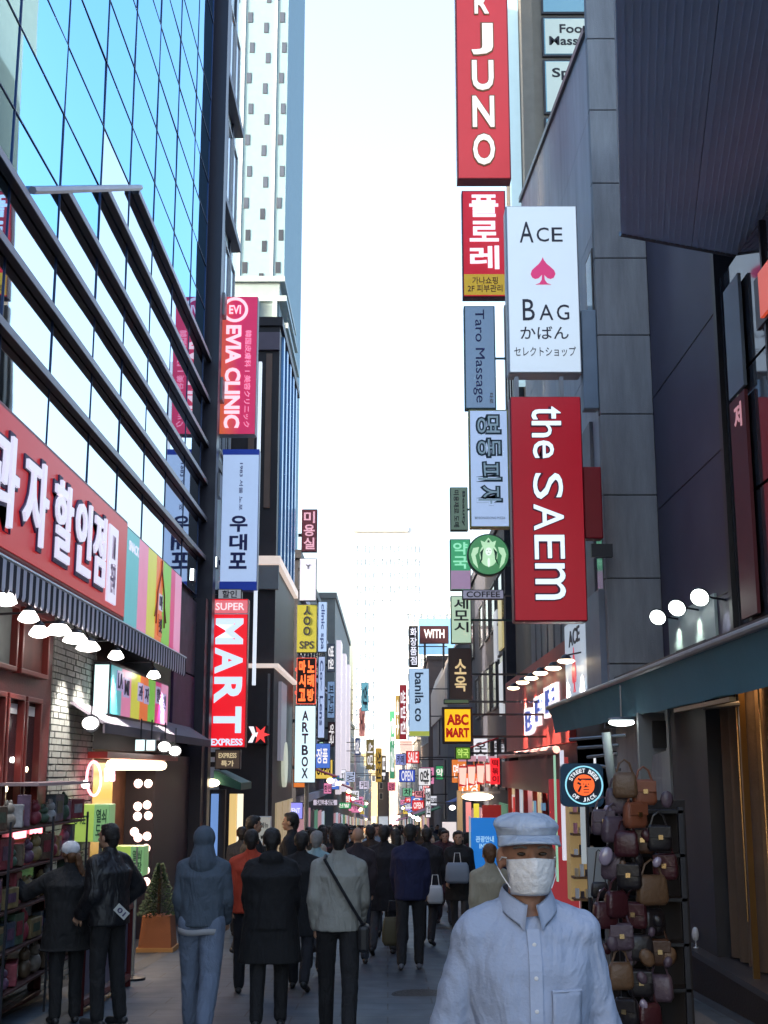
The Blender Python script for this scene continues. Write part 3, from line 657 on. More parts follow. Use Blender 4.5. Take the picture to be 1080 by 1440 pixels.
# street level left
t = root('green_canopy', 'small dark green canopy over a lit doorway beneath the MART sign', 'canopy', (-3.4, 25.8, 1.3))
MB().add([(XL+.3,26,1.75),(XL+.3,28,1.75),(-2.95,28,1.5),(-2.95,26,1.5),(XL+.3,26,1.5),(XL+.3,28,1.5),(-2.95,28,1.36),(-2.95,26,1.36)],
         [(0,3,2,1),(4,5,6,7),(0,1,5,4),(2,3,7,6),(0,4,7,3),(1,2,6,5)]).build('cover', mat('canopy_green', (.02,.1,.07), .6), t)
t = root('lit_doorway', 'warm yellow lit shop doorway with a blue white panel beneath the green canopy', 'doorway', (-3.6, 27, -1.1))
MB().box(-4.2, -3.5, 27.9, 28.1, -1.4, 1.34).build('wall', mat('doorway_dark', (.05,.04,.04), .6), t)
for a, b_, c, e in ((296,306,(120,160,225),.8),(322,332,(235,200,130),.9),(333,341,(255,240,210),1.2)):
    p, q = at(a, 1150, 27.8), at(b_, 1150, 27.8); MB().box(p.x, q.x, 27.82, 27.89, -1.3, 1.25).build('panel', lit('door_%d' % a, c, e), t)
MB().ell(at(298,1101,25.9), .16, .1, .08, 12, 8).build('lamp', glow_warm, t, smooth=True)
t, g = small('poster_frame', 'white framed poster on the foot of the dark corner building', (363,1148,381,1190), 32.7, (215,215,205), .35, frame=white, wall=None, texts=[('메뉴', .5,.3,.6,.2,0), ('₩9,900', .5,.7,.6,.15,0)])
MB().box(g['cx']-.04, g['cx']+.04, 32.75, 32.8, gz(32.8), g['Z0']).build('stand', dark, t)
small('screen_sign', 'square violet lit screen over the heads left of centre', (400,1128,426,1152), 39, (150,150,245), .95, wall=-2.95, texts=[('EVENT', .5,.5,.7,.3,0)], tlit=(235,235,255), arms=(.5,))
p = at(431, 1100, 39.8)
t = root('sign_pole', 'grey steel pole under the white ARTBOX sign', 'pole', (p.x, 39.9, gz(39.9)))
MB().tube([(p.x, 39.9, gz(39.9)), (p.x, 39.9, p.z)], .07, 8).build('pole', steel, t); MB().box(p.x-.2, p.x+.2, 39.75, 40.05, gz(39.9), gz(39.9)+.1).build('base_plate', steel, t)
for k, (px, py) in enumerate(((265,808),(298,790))):
    p = at(px, py, 24.3 if k == 0 else 26.4); t = root('box_lamp', ['white box lamp on the left face of the black corner post','white box lamp on the street side of the black corner post'][k], 'lamp', p, 'box lamps on the corner post')
    MB().box(p.x-.12, p.x+.12, p.y, p.y+.2, p.z-.13, p.z+.13).build('housing', steel, t, bevel=.02); MB().box(p.x-.1, p.x+.1, p.y-.012, p.y-.001, p.z-.11, p.z+.11).build('lens', glow_cool, t)
    MB().box(min(p.x, XL), max(p.x, XL), p.y+.08, p.y+.12, p.z-.2, p.z-.16).build('arm', dark, t)
# ================================================================== RIGHT
XR = 3.4
# R1 grey clad building: flat wall, panelled column, soffit
t = root('grey_clad_building', 'grey stone clad building with panelled column on the right', 'building', (XR+2, 18, -1))
core = mat('clad_core', (.1,.1,.11), .8)
MB().box(XR+.05, XR+8, 19.5, 29.8, -2, 13.9).build('wall', core, t)
MB().box(XR+.02, XR+.78, 15.62, 19.2, -1.2, 3.0).build('shop_side_wall', concrete, t)
# sloping-topped wall leaf of panels between column and far corner
def zt(y): return 13.95 + (y-18.8)*(15.87-13.95)/(29.85-18.8)
pm = mat('pale_cladding_panel', (.36,.38,.43), .6, streak=1, var=.3, scale=1.5, bump=.1)
y = 19.45
while y < 29.8:
    d = min(1.72, 29.85-y)
    zs = [4.2, 6.3, 8.4, 10.5, 12.6]
    for k, z in enumerate(zs):
        z2 = z+2.1-.012 if k < len(zs)-1 else None
        a, b_ = y+.006, y+d-.006
        z2a, z2b = (z2, z2) if z2 else (zt(a), zt(b_))
        MB().add([(XR,a,z),(XR,b_,z),(XR,b_,z2b),(XR,a,z2a),(XR+.049,a,z),(XR+.049,b_,z),(XR+.049,b_,z2b),(XR+.049,a,z2a)],
                 [(0,3,2,1),(4,5,6,7),(0,1,5,4),(1,2,6,5),(2,3,7,6),(3,0,4,7)]).build('panel', pm, t)
    y += d
MB().add([(XR-.06,19.46,zt(19.46)),(XR-.06,29.9,zt(29.9)),(XR+.3,29.9,zt(29.9)),(XR+.3,19.46,zt(19.46)),(XR-.06,19.46,zt(19.46)+.12),(XR-.06,29.9,zt(29.9)+.12),(XR+.3,29.9,zt(29.9)+.12),(XR+.3,19.46,zt(19.46)+.12)],
         [(0,3,2,1),(4,5,6,7),(0,1,5,4),(1,2,6,5),(2,3,7,6),(3,0,4,7)]).build('coping', dark, t)
# ribbed grey panels under the signs
for k in range(9):
    y = 20.2 + k*1.05; MB().box(XR-.06, XR-.003, y, y+.8, 3.95, 7.4).build('grey_panel', mat('ribbed_panel', (.2,.2,.22), .6, var=.2), t)
    MB().box(XR-.03, XR-.003, y+.802, y+1.048, 3.95, 7.4).build('dark_slot', black, t)
# column: stacked stone blocks
z = -.6; hs = 1.31; k = 0
while z < 19:
    MB().box(XR-.04, 4.2, 19.25, 19.43, z+.008, z+hs-.008).build('stone_block', concrete, t, bevel=.012); z += hs; k += 1
MB().box(XR-.02, 4.18, 19.27, 19.41, -.6, 19).build('column_core', black, t)
# tall slot window in the wall by the signs
for (ya, yb, za, zb) in ((19.6, 20.2, 7.6, 10.2), (19.5, 20.3, 4.1, 6.1)):
    f = MB().box(XR-.03, XR-.002, ya, yb, za, zb).build('window', wfd, t); MB().box(XR-.035, XR-.031, ya+.05, yb-.05, za+.05, zb-.05).build('pane', dglass, f)
# dark wall and glass beyond the column, nearer the camera
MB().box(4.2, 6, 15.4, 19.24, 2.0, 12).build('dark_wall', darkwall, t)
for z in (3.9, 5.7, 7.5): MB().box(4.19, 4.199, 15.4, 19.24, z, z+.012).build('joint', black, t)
XG = 4.28
MB().box(XG-.1, XG+.3, 15.25, 15.39, 2.0, 9).build('glass_frame', black, t)
MB().box(XR+.02, 4.19, 5, 19.2, 3.02, 3.12).build('ledge', dark, t)
rg = glassmat('right_reflecting_glass', (.1,.11,.13), .05, metal=.6, wob=.15)
for k in range(3):
    for j in range(3): MB().box(XG, XG+.04, 10.1+k*1.7+.02, 10.1+(k+1)*1.7-.02, 3.45+j*1.5+.02, 3.45+(j+1)*1.5-.02).build('pane', rg, t)
for k in range(4): MB().box(XG-.04, XG+.08, 10.07+k*1.7, 10.13+k*1.7, 3.43, 7.9).build('mullion', dark, t)
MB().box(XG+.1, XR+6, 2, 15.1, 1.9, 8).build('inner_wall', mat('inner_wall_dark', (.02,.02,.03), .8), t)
# metal soffit overhead (plan slightly skewed, as built), ribbed
sf = mat('ribbed_metal_soffit', (.40,.56,.82), .5, .2, var=.12, scale=.6)
B_, C_, A_ = at(873, 326, 14.2), None, None
zs = B_.z
def at_z(px, py, z): d = ray(px, py); return at(px, py, (z-CZ)/d[1])
C_ = at_z(1140, 376, zs); A_ = at_z(862, -160, zs)
so = root('metal_soffit', 'dark ribbed metal canopy jutting overhead at the upper right', 'canopy', (3.5, 10, zs))
Aext = A_ + (A_-B_)*.3; Dext = Vector((9.5, Aext.y, zs)); Cx = C_ + (C_-B_)*1.5
poly = [Aext, Dext, Cx, B_]
mb = MB(); m4 = len(poly)
mb.add([(p.x,p.y,zs+.02) for p in poly]+[(p.x,p.y,zs+1.2) for p in poly], [tuple(range(4)), (7,6,5,4)]+[(i,(i+1)%4,4+(i+1)%4,4+i) for i in range(4)])
mb.build('slab', darkwall, so)
# planks run with the soffit edge; each is its own panel
u1 = (Aext-B_).normalized(); vx = (Cx-B_).normalized(); wd = 1.02; L = (Aext-B_).length
for k in range(7):
    o = B_ + vx*(wd*k)
    a, b2, c2, d2 = o + vx*.004, o+vx*(wd-.004), o+vx*(wd-.004)+u1*L, o+vx*.004+u1*L
    MB().add([(p.x,p.y,zs-.02) for p in (a,b2,c2,d2)]+[(p.x,p.y,zs+.019) for p in (a,b2,c2,d2)], [(0,1,2,3),(7,6,5,4),(0,4,5,1),(1,5,6,2),(2,6,7,3),(3,7,4,0)]).build('plank', sf, so)
    ribs = MB()
    for q in range(1, 12):
        p = o + vx*(wd*q/12); p2 = p + u1*L
        s_ = vx*.007
        ribs.add([(v.x,v.y,zs-.027) for v in (p-s_,p+s_,p2+s_,p2-s_)]+[(v.x,v.y,zs-.0205) for v in (p-s_,p+s_,p2+s_,p2-s_)], [(0,1,2,3),(0,4,5,1),(1,5,6,2),(2,6,7,3),(3,7,4,0)])
    ribs.build('rib_lines', sf, so, kind='stuff')
MB().tube([B_+Vector((0,.03,-.01)), Cx+Vector((0,.03,-.01))], .035, 6).build('edge_trim', steel, so)
# orange neon seen through glass at the far right edge
p = at(1072, 412, 13.4); XB = p.x+.1
t = root('orange_panel_sign', 'glowing orange sign fragment at the right edge above the glass', 'sign', p)
MB().box(XG-.1, XG-.06, 12.3, 13.45, p.z-.28, p.z+.25).build('face_panel', lit('orange_glow', (235,90,60), .6), t); MB().box(XG-.059, XG-.01, 12.45, 13.75, p.z-.32, p.z+.28).build('cabinet', dark, t)
False and txt('M', mat('deep_red_edge', (0,0,0)), t, (XG-.102, 13.1, p.z), FR('right'), .35, .3, .02, name='letter')
a = at(1040, 545, 11.9)
t = root('wall_banner', 'narrow dark red vertical banner with a pale character on the right glass', 'banner', (XG, 14, 3.5))
MB().box(XG-.08, XG-.04, 14.3, 14.95, 3.5, 6.15).build('face_panel', mat('dark_red_banner', (.12,.012,.02), .6), t)
MB().box(XG-.08, XG-.04, 14.3, 14.95, 6.2, 7.6).build('grey_board', mat('grey_board', (.16,.2,.24), .5), t)
txt('저', lit('pale_pink_letter', (225,160,170), .5), t, (XG-.081, 14.6, 5.9), FR('right'), .3, .3, .01, name='letter')

# R2 buildings behind
wm = mat('beige_stone', (.30,.27,.22), .7, var=.15)
t = tower('massage_building', 'tall beige building behind the grey one, with window signs high up', 3.6, 10, 30.6, 35.5, 26, mat('beige_brown_wall', (.12,.11,.1), .7), roof=.4)
MB().box(3.55, 3.85, 30.2, 30.6, 2, 26).build('pilaster', wm, t); MB().box(3.3, 3.58, 31.2, 31.5, 11.5, 24).build('pale_tube', lit('tube_blue', (190,225,240), .8), t)
MB().box(3.86, 9, 30.45, 30.6, 10, 26).build('front_wall', wm, t)
tg = glassmat('teal_glass', (.2,.38,.42), .1, metal=.5)
for k in range(3):
    for j in range(7):
        ZL = [at(797, yy_, 30.4).z for yy_ in (240, 163, 82, 22, -45, -120, -200, -290)]
        c = (4.95+k*1.75, 30.44, (ZL[j]+ZL[j+1])/2); hh_ = ZL[j+1]-ZL[j]
        f = MB().obox(c, *FR('cam'), 1.66, hh_-.1, 0, .06).build('window', wfd, t); MB().obox(c, *FR('cam'), 1.56, hh_-.2, .061, .07).build('pane', tg, f)
        if j in (2,):
            MB().obox(c, *FR('cam'), 1.5, hh_-.24, .071, .08).build('window_sign', lit('sign_pale_mint', (205,225,220), .55), f)
            txt(['Foot\nMassage', 'Thai\nMassage', 'Body\nCare'][k], mat('letter_black', (.02,.02,.03)), f, (c[0], 30.44-.081, c[2]), FR('cam'), 1.3, hh_*.55, .01)
        if j == 1:
            MB().obox(c, *FR('cam'), 1.5, hh_-.24, .071, .08).build('window_sign', lit('sign_pale_mint', (205,225,220), .55), f)
            txt('Spa', mat('letter_black', (.02,.02,.03)), f, (c[0]-.25, 30.44-.081, c[2]+.35), FR('cam'), .7, .35, .01)
for k in range(5):
    MB().box(3.4, 3.59, 32+k*.7, 32.3+k*.7, 9, 15).build('dark_fin', dark, t)
t = tower('dark_side_building', 'dark low building with lit windows below the round green sign', 3.35, 9, 35.7, 52, 8.9, mat('dark_navy_wall', (.03,.03,.045), .7, var=.3))
windows(t, 'right', (3.35, 50.5, 1.2), 6, 3, 2.5, 2.4, 1.8, 1.5, wfd, pglass, skip=.2)
for y, z, c in ((36.2, 5.2, (225,210,150)), (37.9, 5.0, (200,205,215)), (36.3, 3.3, (235,240,245))): MB().box(3.28, 3.34, y, y+1.2, z, z+1.5).build('lit_window', lit('litwin_%d' % c[2], c, .5), t)
shoprow(t, 3.35, 35.7, 52, 'right', SF)
gc = mat('grey_concrete_wall', (.16,.16,.175), .8, var=.2, scale=1.5, bump=.2)
t = root('grey_corner_building', 'plain grey concrete building with rounded pale top corner beyond the yellow sign', 'building', (4, 57, -3))
Xg = 2.62
poly = [(-6,-3.2),(0,-3.2),(0,6.0)] + [(-.0-1.2*(1-math.cos(a)), 6.0+1.5*math.sin(a)) for a in [R(q) for q in (15,30,45,60,75,90)]] + [(-6,7.5)]
MB().prism([(x, z) for x, z in poly], (Xg+.0, 0, 0), -X, Z, Y_, 56, 74).build('wall', gc, t)
pc = [(0,4.2),(0,6.0)] + [(-1.2*(1-math.cos(a)), 6.0+1.5*math.sin(a)) for a in [R(q) for q in (15,30,45,60,75,90)]] + [(-6,7.5),(-6,7.7)] + [(-1.3*(1-math.cos(a)), 6.0+1.7*math.sin(a)) for a in [R(q) for q in (90,75,60,45,30,15)]] + [(.1,6.0),(.1,4.2)]
MB().prism(pc, (Xg, 0, 0), -X, Z, Y_, 55.8, 74.2).build('rim', mat('cream_rim', (.6,.52,.45), .7), t)
MB().box(Xg-.05, Xg-.003, 58, 60, -.4, 2.2).build('window', wfd, t); MB().box(Xg-.05, Xg-.003, 64, 67, 2.5, 5).build('window', wfd, t)
t = tower('blue_top_building', 'far building with pale blue rooftop board above the light blue vertical sign', 2.5, 9, 78, 96, 8.4, mat('brown_wall', (.12,.08,.07), .7), roof=.25)
MB().box(1.9, 4.6, 77.6, 77.9, 8.7, 10.9).build('roof_board', lit('sky_board', (150,200,245), .8), t)
windows(t, 'right', (2.5, 95, 1), 5, 3, 3.5, 2.4, 2.2, 1.5, wf, dglass)
shoprow(t, 2.5, 78, 96, 'right', SF)
for k, (ya, yb, h) in enumerate(((98, 116, 4.0), (118, 140, 3.2), (142, 170, 1.4), (173, 225, .2))):
    m = mat('far_wall_r_%d' % k, cols[(k+2) % 6], .7)
    t = tower('shop_building', 'small %s building, %s in the distant row on the right side' % (names[(k+2) % 6], ['nearest','second','third','last'][k]), 2.3-.15*k, 9, ya, yb, h, m, group='distant buildings on the right')
    windows(t, 'right', (2.3-.15*k, yb-1, h-4), int((yb-ya)/4), 2, 4, 2.0, 2.6, 1.2, wf, dglass); shoprow(t, 2.3-.15*k, ya, yb, 'right', SF)
# buildings that close the street where it bends
for k, (xa, xb, Y, zt2, c, lab) in enumerate(((-5.5,-1.9,246,4.6,(.35,.30,.18),'ochre building closing the street at its far left bend'), (-1.9,.3,252,1.2,(.12,.11,.12),'dark low building in the middle of the far street end'), (.3,2.3,240,3.4,(.4,.36,.3),'cream building just right of the vanishing point'), (2.3,5.5,236,6.8,(.3,.2,.2),'brown red building closing the far right of the street'))):
    t = tower('shop_building', lab, xa, xb, Y, Y+12, zt2, mat('end_wall_%d' % k, c, .7))
    windows(t, 'cam', (xa+.3, Y, zt2-5), max(1, int((xb-xa)/1.1)), 2, 1.1, 2, .7, 1.2, wf, dglass)
    q = MB().box(xa+.2, xb-.2, Y-.4, Y-.003, gz(Y)+1, gz(Y)+3.4).build('lit_shopfront', SF[k % 3], t)
# far towers, their colours paled to stand in for haze and glare
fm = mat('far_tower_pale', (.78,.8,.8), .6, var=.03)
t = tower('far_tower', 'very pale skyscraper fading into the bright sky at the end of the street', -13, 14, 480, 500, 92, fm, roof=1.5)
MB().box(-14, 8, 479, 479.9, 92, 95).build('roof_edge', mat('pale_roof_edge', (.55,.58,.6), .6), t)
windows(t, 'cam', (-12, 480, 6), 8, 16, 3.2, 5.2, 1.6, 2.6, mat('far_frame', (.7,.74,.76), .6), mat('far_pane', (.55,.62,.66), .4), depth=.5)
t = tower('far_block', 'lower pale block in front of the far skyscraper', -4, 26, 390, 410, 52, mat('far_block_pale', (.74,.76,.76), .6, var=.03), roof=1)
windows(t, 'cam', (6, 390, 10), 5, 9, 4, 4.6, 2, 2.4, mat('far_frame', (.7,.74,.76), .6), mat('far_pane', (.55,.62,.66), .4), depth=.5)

# ------------------------------------------------------------------ RIGHT: hanging signs
wr = 3.45
t, g = sign('hair_sign', 'very tall red hanging sign reading JUNO downwards, highest on the right', (641,-120,715,252), 25, lit('juno_red', (222,58,64), .62), frame=mat('red_cabinet', (0,0,0)), wall=wr, depth=.35, border=.03, arms=(.97,))
lwh = lit('letter_warm_white', (255,245,240), 1.0); gold = mat('gold_letter_edge', (.25,.13,.05), .5)
zz = lambda py: at(678, py, 25).z
for c, ya, yb in (('H', -75, -30), ('R', -12, 22), ('J', 32, 80), ('U', 84, 130), ('N', 134, 182), ('O', 187, 235)):
    hh = zz(ya)-zz(yb); big = c not in 'HR'
    for mm, s_, th, bo in ((gold, 1.0, .015, .05), (lwh, .9, .045, .02)):
        txt(c, mm, t, (g['cx'], g['Y'], (zz(ya)+zz(yb))/2), FR('cam'), g['W']*(.45 if big else .3)*s_, hh*.95*(s_+.04), th, bold=bo, name='letter' if mm is lwh else 'letter_edge')
t, g = sign('salon_sign', 'red hanging sign with three Korean letters and a yellow foot, below the tallest sign', (650,268,712,418), 30, lit('red_pink_sign', (214,36,58), .62), frame=mat('sign_plum', (.08,.01,.03), .5), wall=wr, depth=.3)
for c, a, b_ in (('플', .03, .27), ('로', .28, .50), ('레', .51, .76)):
    txt(c, lit('letter_lilac_white', (248,240,255), 1.0), t, (g['cx'], g['Y'], g['Z1']-g['H']*(a+b_)/2), FR('cam'), g['W']*.66, g['H']*(b_-a)*.86, .04, 0, .02, name='letter')
panel(lit('yellow_foot', (214,180,60), .6), t, g, 0.03, .97, .79, .98, name='yellow_panel', thick=.01)
line_('가나쇼핑\n2F 피부관리', mat('letter_brown', (.15,.06,.05)), t, g, .5, .885, .78, .14, thick=.02)
t, g = sign('massage_sign', 'grey blue sign reading Taro Massage downwards', (653,430,697,575), 28.5, lit('grey_blue_sign', (118,148,182), .6), frame=mat('green_grey_edge', (.06,.12,.12), .5), wall=wr, depth=.25, arms=(.5,))
line_('Taro Massage', nv, t, g, .46, .49, .38, .9, rot=90, bold=.0, thick=.015)
line_('타로', mat('letter_brown', (.15,.06,.05)), t, g, .84, .9, .12, .1, rot=90)
t, g = sign('pizza_sign', 'pale blue sign with four Korean letters turned sideways, beside the big dark red sign', (660,576,716,742), 25, lit('ice_blue_sign', (178,202,240), .72), frame=mat('edge_yellowish', (.3,.28,.1), .5), wall=wr, depth=.25)
for k, c in enumerate('명동피자'):
    for mm, th, bo in ((mat('letter_deep_teal', (.01,.045,.07), .5), .015, .065), (lit('letter_grey_teal', (150,180,200), .4), .03, .0)):
        txt(c, mm, t, (g['X0']+g['W']*.5, g['Y'], g['Z1']-g['H']*(.13+.20*k)), FR('cam'), g['W']*.66*(1 if bo else .86), g['H']*.175*(1 if bo else .82), th, 90, bo, name='letter' if bo else 'letter_core')
line_('MYEONGDONG PIZZA', mat('letter_grey', (.25,.28,.36)), t, g, .5, .92, .75, .02)
# ACE BAG
t, g = sign('bag_shop_sign', 'large white hanging sign with ACE BAG, a pink spade and Japanese letters', (713,289,815,525), 19.2, lit('white_blue_sign', (205,222,238), .8, var=.12, scale=.9), frame=mat('sign_grey_side', (.35,.38,.42), .4), wall=None, depth=.38, border=.025, bev=.03)
dk = mat('letter_navy_black', (.015,.015,.04), .5)
for c, fx, w_, h_, fz in (('A', .235, .19, .125, .165), ('C', .46, .17, .085, .18), ('E', .66, .15, .085, .18), ('B', .24, .165, .125, .63), ('A', .48, .19, .09, .645), ('G', .71, .17, .09, .645)):
    txt(c, dk, t, (g['X0']+g['W']*(fx+.05), g['Y'], g['Z1']-g['H']*fz), FR('cam'), g['W']*w_, g['H']*h_, .012, bold=.0, name='letter')
line_('かばん', dk, t, g, .5, .765, .66, .075, bold=.005); line_('セレクトショップ', dk, t, g, .5, .875, .84, .055, bold=.0)
def spade(s):
    P = [(0,1.0)]
    P += [(.08,.8),(.25,.55),(.5,.32),(.72,.1),(.8,-.15),(.7,-.38),(.5,-.48),(.28,-.42),(.12,-.25),(.07,-.2)]
    P += [(.1,-.55),(.25,-.78),(.5,-.86)]
    return [(x*s, y*s) for x, y in reversed(P + [(-x, y) for x, y in reversed(P[1:])])]
MB().prism(spade(.25), (g['cx'], g['Y'], g['Z1']-g['H']*.405), *FR('cam'), 0, .014).build('spade', lit('spade_pink', (222,40,120), .65), t)
MB().box(g['X1']+.02, g['X1']+.26, 19.25, 19.5, 7.35, 9.0).build('bracket', mat('bracket_bluegrey', (.2,.26,.34), .5), t, bevel=.02)
MB().box(g['X1']-.02, XR, 19.3, 19.42, 8.0, 8.2).build('arm', dark, t)
# the SAEM
t, g = sign('cosmetics_sign', 'big dark red hanging sign reading the SAEM downwards in white', (720,557,822,874), 18.7, lit('dark_red_sign', (164,14,36), .62, var=.12), frame=mat('dark_red_cabinet', srgb(120,16,34), .4), wall=None, depth=.36, border=.02, bev=.03)
edge = mat('letter_edge_maroon', (.06,.005,.03), .5); lsw = lit('letter_ice_white', (225,240,255), 1.05)
for c, a, b_, wf_ in (('t', 573, 592, .42), ('h', 594, 618, .42), ('e', 622, 648, .3), ('S', 668, 706, .42), ('A', 712, 750, .42), ('E', 755, 790, .42), ('m', 794, 846, .42)):
    f1, f2 = (a-557)/317, (b_-557)/317
    fx = .5 if c != 'e' else .45
    for mm, th, bo, s_ in ((edge, .01, .03, 1.04), (lsw, .05, .0, .97)):
        txt(c, mm, t, (g['X0']+g['W']*fx+.0, g['Y'], g['Z1']-g['H']*(f1+f2)/2), FR('cam'), g['W']*wf_*s_, g['H']*(f2-f1)*.98*s_, th, 90, bo, name='letter' if mm is lsw else 'letter_edge')
MB().box(g['X1']+.005, g['X1']+.28, 18.75, 19.0, at(835,758,18.8).z, at(835,657,18.8).z).build('bracket', mat('bracket_red', srgb(150,14,30), .45), t, bevel=.02)
MB().box(g['X1']+.1, XR, 18.8, 18.9, 4.9, 5.1).build('arm', dark, t)
MB().box(g['X0']+.1, g['X0']+.16, 18.85, 19.0, g['Z1'], g['Z1']+.36).build('strut', steel, t); MB().box(g['X1']-.3, g['X1']-.24, 18.85, 19.0, g['Z1'], g['Z1']+.36).build('strut', steel, t)
# round green emblem
Y0 = 23.6; c = at(687, 780, Y0); rr = (at(717,780,Y0).x - at(657,780,Y0).x)/2
t = root('round_green_sign', 'round green and white coffee emblem sign beside the dark red sign', 'sign', c)
MB().lathe(c+Vector((0,.2,0)), [(rr*.96,0),(rr,.02),(rr,.18),(rr*.97,.2)], 40, -Y_).build('cabinet', mat('deep_green_edge', (.005,.06,.035), .4), t)
MB().lathe(c+Vector((0,-.001,0)), [(rr*.93,0),(rr*.93,.012)], 40, -Y_).build('face_panel', lit('emblem_green', (80,150,100), .62), t)
me_ = lit('emblem_mint', (190,232,190), .85); dg_ = mat('emblem_dark_green', (.005,.09,.045), .5)
def ep(poly, m, d, nm): MB().prism(poly, c, *FR('cam'), .013, .013+d).build(nm, m, t)
ep([(rr*.42*math.cos(a), -rr*.02+rr*.55*math.sin(a)) for a in [i*math.pi/12 for i in range(24)]], me_, .012, 'figure')
crown = [(-.3,.42),(-.36,.66),(-.18,.58),(0,.8),(.18,.58),(.36,.66),(.3,.42)]
ep([(x*rr, y*rr) for x, y in reversed(crown)], me_, .02, 'crown')
ep(star((0,.62*rr), .09*rr, .04*rr, 5, math.pi/2), dg_, .024, 'star')
for s in (-1, 1):
    w1 = [(.45,.35),(.72,.3),(.82,0),(.72,-.4),(.5,-.66),(.56,-.35),(.62,-.05),(.5,.1)]
    w1 = [(x*s*rr, y*rr) for x, y in w1]; w1 = w1 if s < 0 else w1[::-1]
    ep(w1, me_, .02, 'wave')
    w2 = [(.22,.3),(.4,.1),(.36,-.2),(.46,-.5),(.3,-.25),(.28,.05)]; w2 = [(x*s*rr, y*rr) for x, y in w2]; ep(w2 if s < 0 else w2[::-1], dg_, .026, 'wave_line')
ep([(rr*(.15*math.cos(a)), rr*(.14+.19*math.sin(a))) for a in [i*math.pi/8 for i in range(16)]], lit('emblem_white', (235,250,235), .95), .018, 'face')
ep([(rr*(.0+.06*math.cos(a)), rr*(-.38+.22*math.sin(a))) for a in [i*math.pi/8 for i in range(16)]], lit('emblem_white', (0,0,0)), .02, 'body_mark')
for sx_ in (-.1, .1): ep([(rr*(sx_*.65+.022*math.cos(a)), rr*(.18+.02*math.sin(a))) for a in [i*math.pi/4 for i in range(8)]], dg_, .022, 'eye')
ep([(rr*(.05*math.cos(a)), rr*(.05+.013*math.sin(a))) for a in [i*math.pi/4 for i in range(8)]], dg_, .022, 'mouth')
MB().box(c.x+rr, wr, Y0+.05, Y0+.15, c.z-.05, c.z+.05).build('bracket', dark, t)
small('hanging_sign', 'small grey plate with a row of dark letters just under the round green sign', (650,829,709,843), 23.9, (165,165,190), .5, wall=wr, texts=[('COFFEE', .5,.5,.8,.6,0)], depth=.12, arms=(.5,))
small('hanging_sign', 'dark green sign with pale columns of writing left of the pale blue sign', (633,685,658,746), 30, (110,135,120), .5, wall=wr, frame=mat('green_black', (.01,.05,.04), .5), texts=[('미용재료 도매', .35,.5,.3,.85,90), ('Beauty', .75,.5,.2,.8,90)], arms=(.5,))
t, g = small('hanging_sign', 'green sign with a lilac lower panel left of the round emblem', (633,758,662,830), 29.5, (70,170,120), .7, wall=wr, stackc='약국', tlit=(150,230,190), sz=(.05,.6), frame=mat('green_black', (0,0,0)), arms=(.5,))
panel(lit('lilac_panel', (180,150,185), .6), t, g, .03, .97, .62, .98, name='lilac_panel', thick=.01)
small('hanging_sign', 'pale green sign with dark Korean letters above the dark brown sign', (634,838,663,905), 29, (190,218,190), .75, wall=wr, stackc='세모시', sz=(.05,.78), frame=mat('green_black', (0,0,0)), arms=(.5,))
small('hanging_sign', 'dark brown sign with pale golden characters above the yellow sign', (631,911,664,985), 28.5, (44,28,28), .4, wall=wr, stackc='소옥', tlit=(215,190,140), sz=(.2,.85), sw=.5, arms=(.5,))
t, g = sign('shoe_shop_sign', 'yellow lit box sign reading ABC MART in red', (622,994,665,1046), 26.5, lit('abc_yellow', (255,196,20), .95), frame=mat('dark_frame_brown', (.03,.01,.01), .5), wall=wr, depth=.3, border=.05)
rl = mat('letter_red', srgb(200,20,20), .5, emit=.35, ecol=srgb(205,20,20))
line_('ABC', rl, t, g, .5, .35, .72, .3, bold=.045, thick=.02); line_('MART', rl, t, g, .5, .7, .76, .26, bold=.05, thick=.02)
small('hanging_sign', 'small green sign peeking out under the yellow sign', (640,1050,662,1068), 27.5, (110,160,50), .7, wall=wr, texts=[('약국', .5,.5,.7,.7,0)], tlit=(200,235,120), arms=(.5,))
small('hanging_sign', 'small grey green plate just above the yellow sign', (624,983,660,990), 27.2, (90,110,80), .5, wall=wr, arms=(.5,))
t, g = small('beauty_sign', 'pale blue vertical sign reading banila co with a yellow foot', (575,940,604,1036), 55, (176,206,236), .8, wall=2.7, texts=[('banila co', .5,.42,.42,.72,90)], sc_=(.03,.07,.12), arms=(.3,.7))
panel(lit('yellow_green_foot', (190,200,90), .6), t, g, .02, .98, .92, .99, name='foot', thick=.02)
small('hanging_sign', 'black sign with four white characters below the blue rooftop board', (575,880,588,938), 57, (30,26,38), .4, wall=2.7, stackc='화장품점', tlit=(235,235,250), arms=(.5,))
t, g = small('rooftop_sign', 'dark maroon rooftop sign with white marks above the rounded grey corner', (590,880,631,905), 60, (70,36,42), .4, wall=None, texts=[('WITH', .5,.45,.7,.5,0)], tlit=(245,235,235))
MB().box(g['X0']+.2, g['X0']+.3, 60.05, 60.15, 5.5, g['Z0']).build('leg', dark, t); MB().box(g['X1']-.3, g['X1']-.2, 60.05, 60.15, 5.5, g['Z0']).build('leg', dark, t)
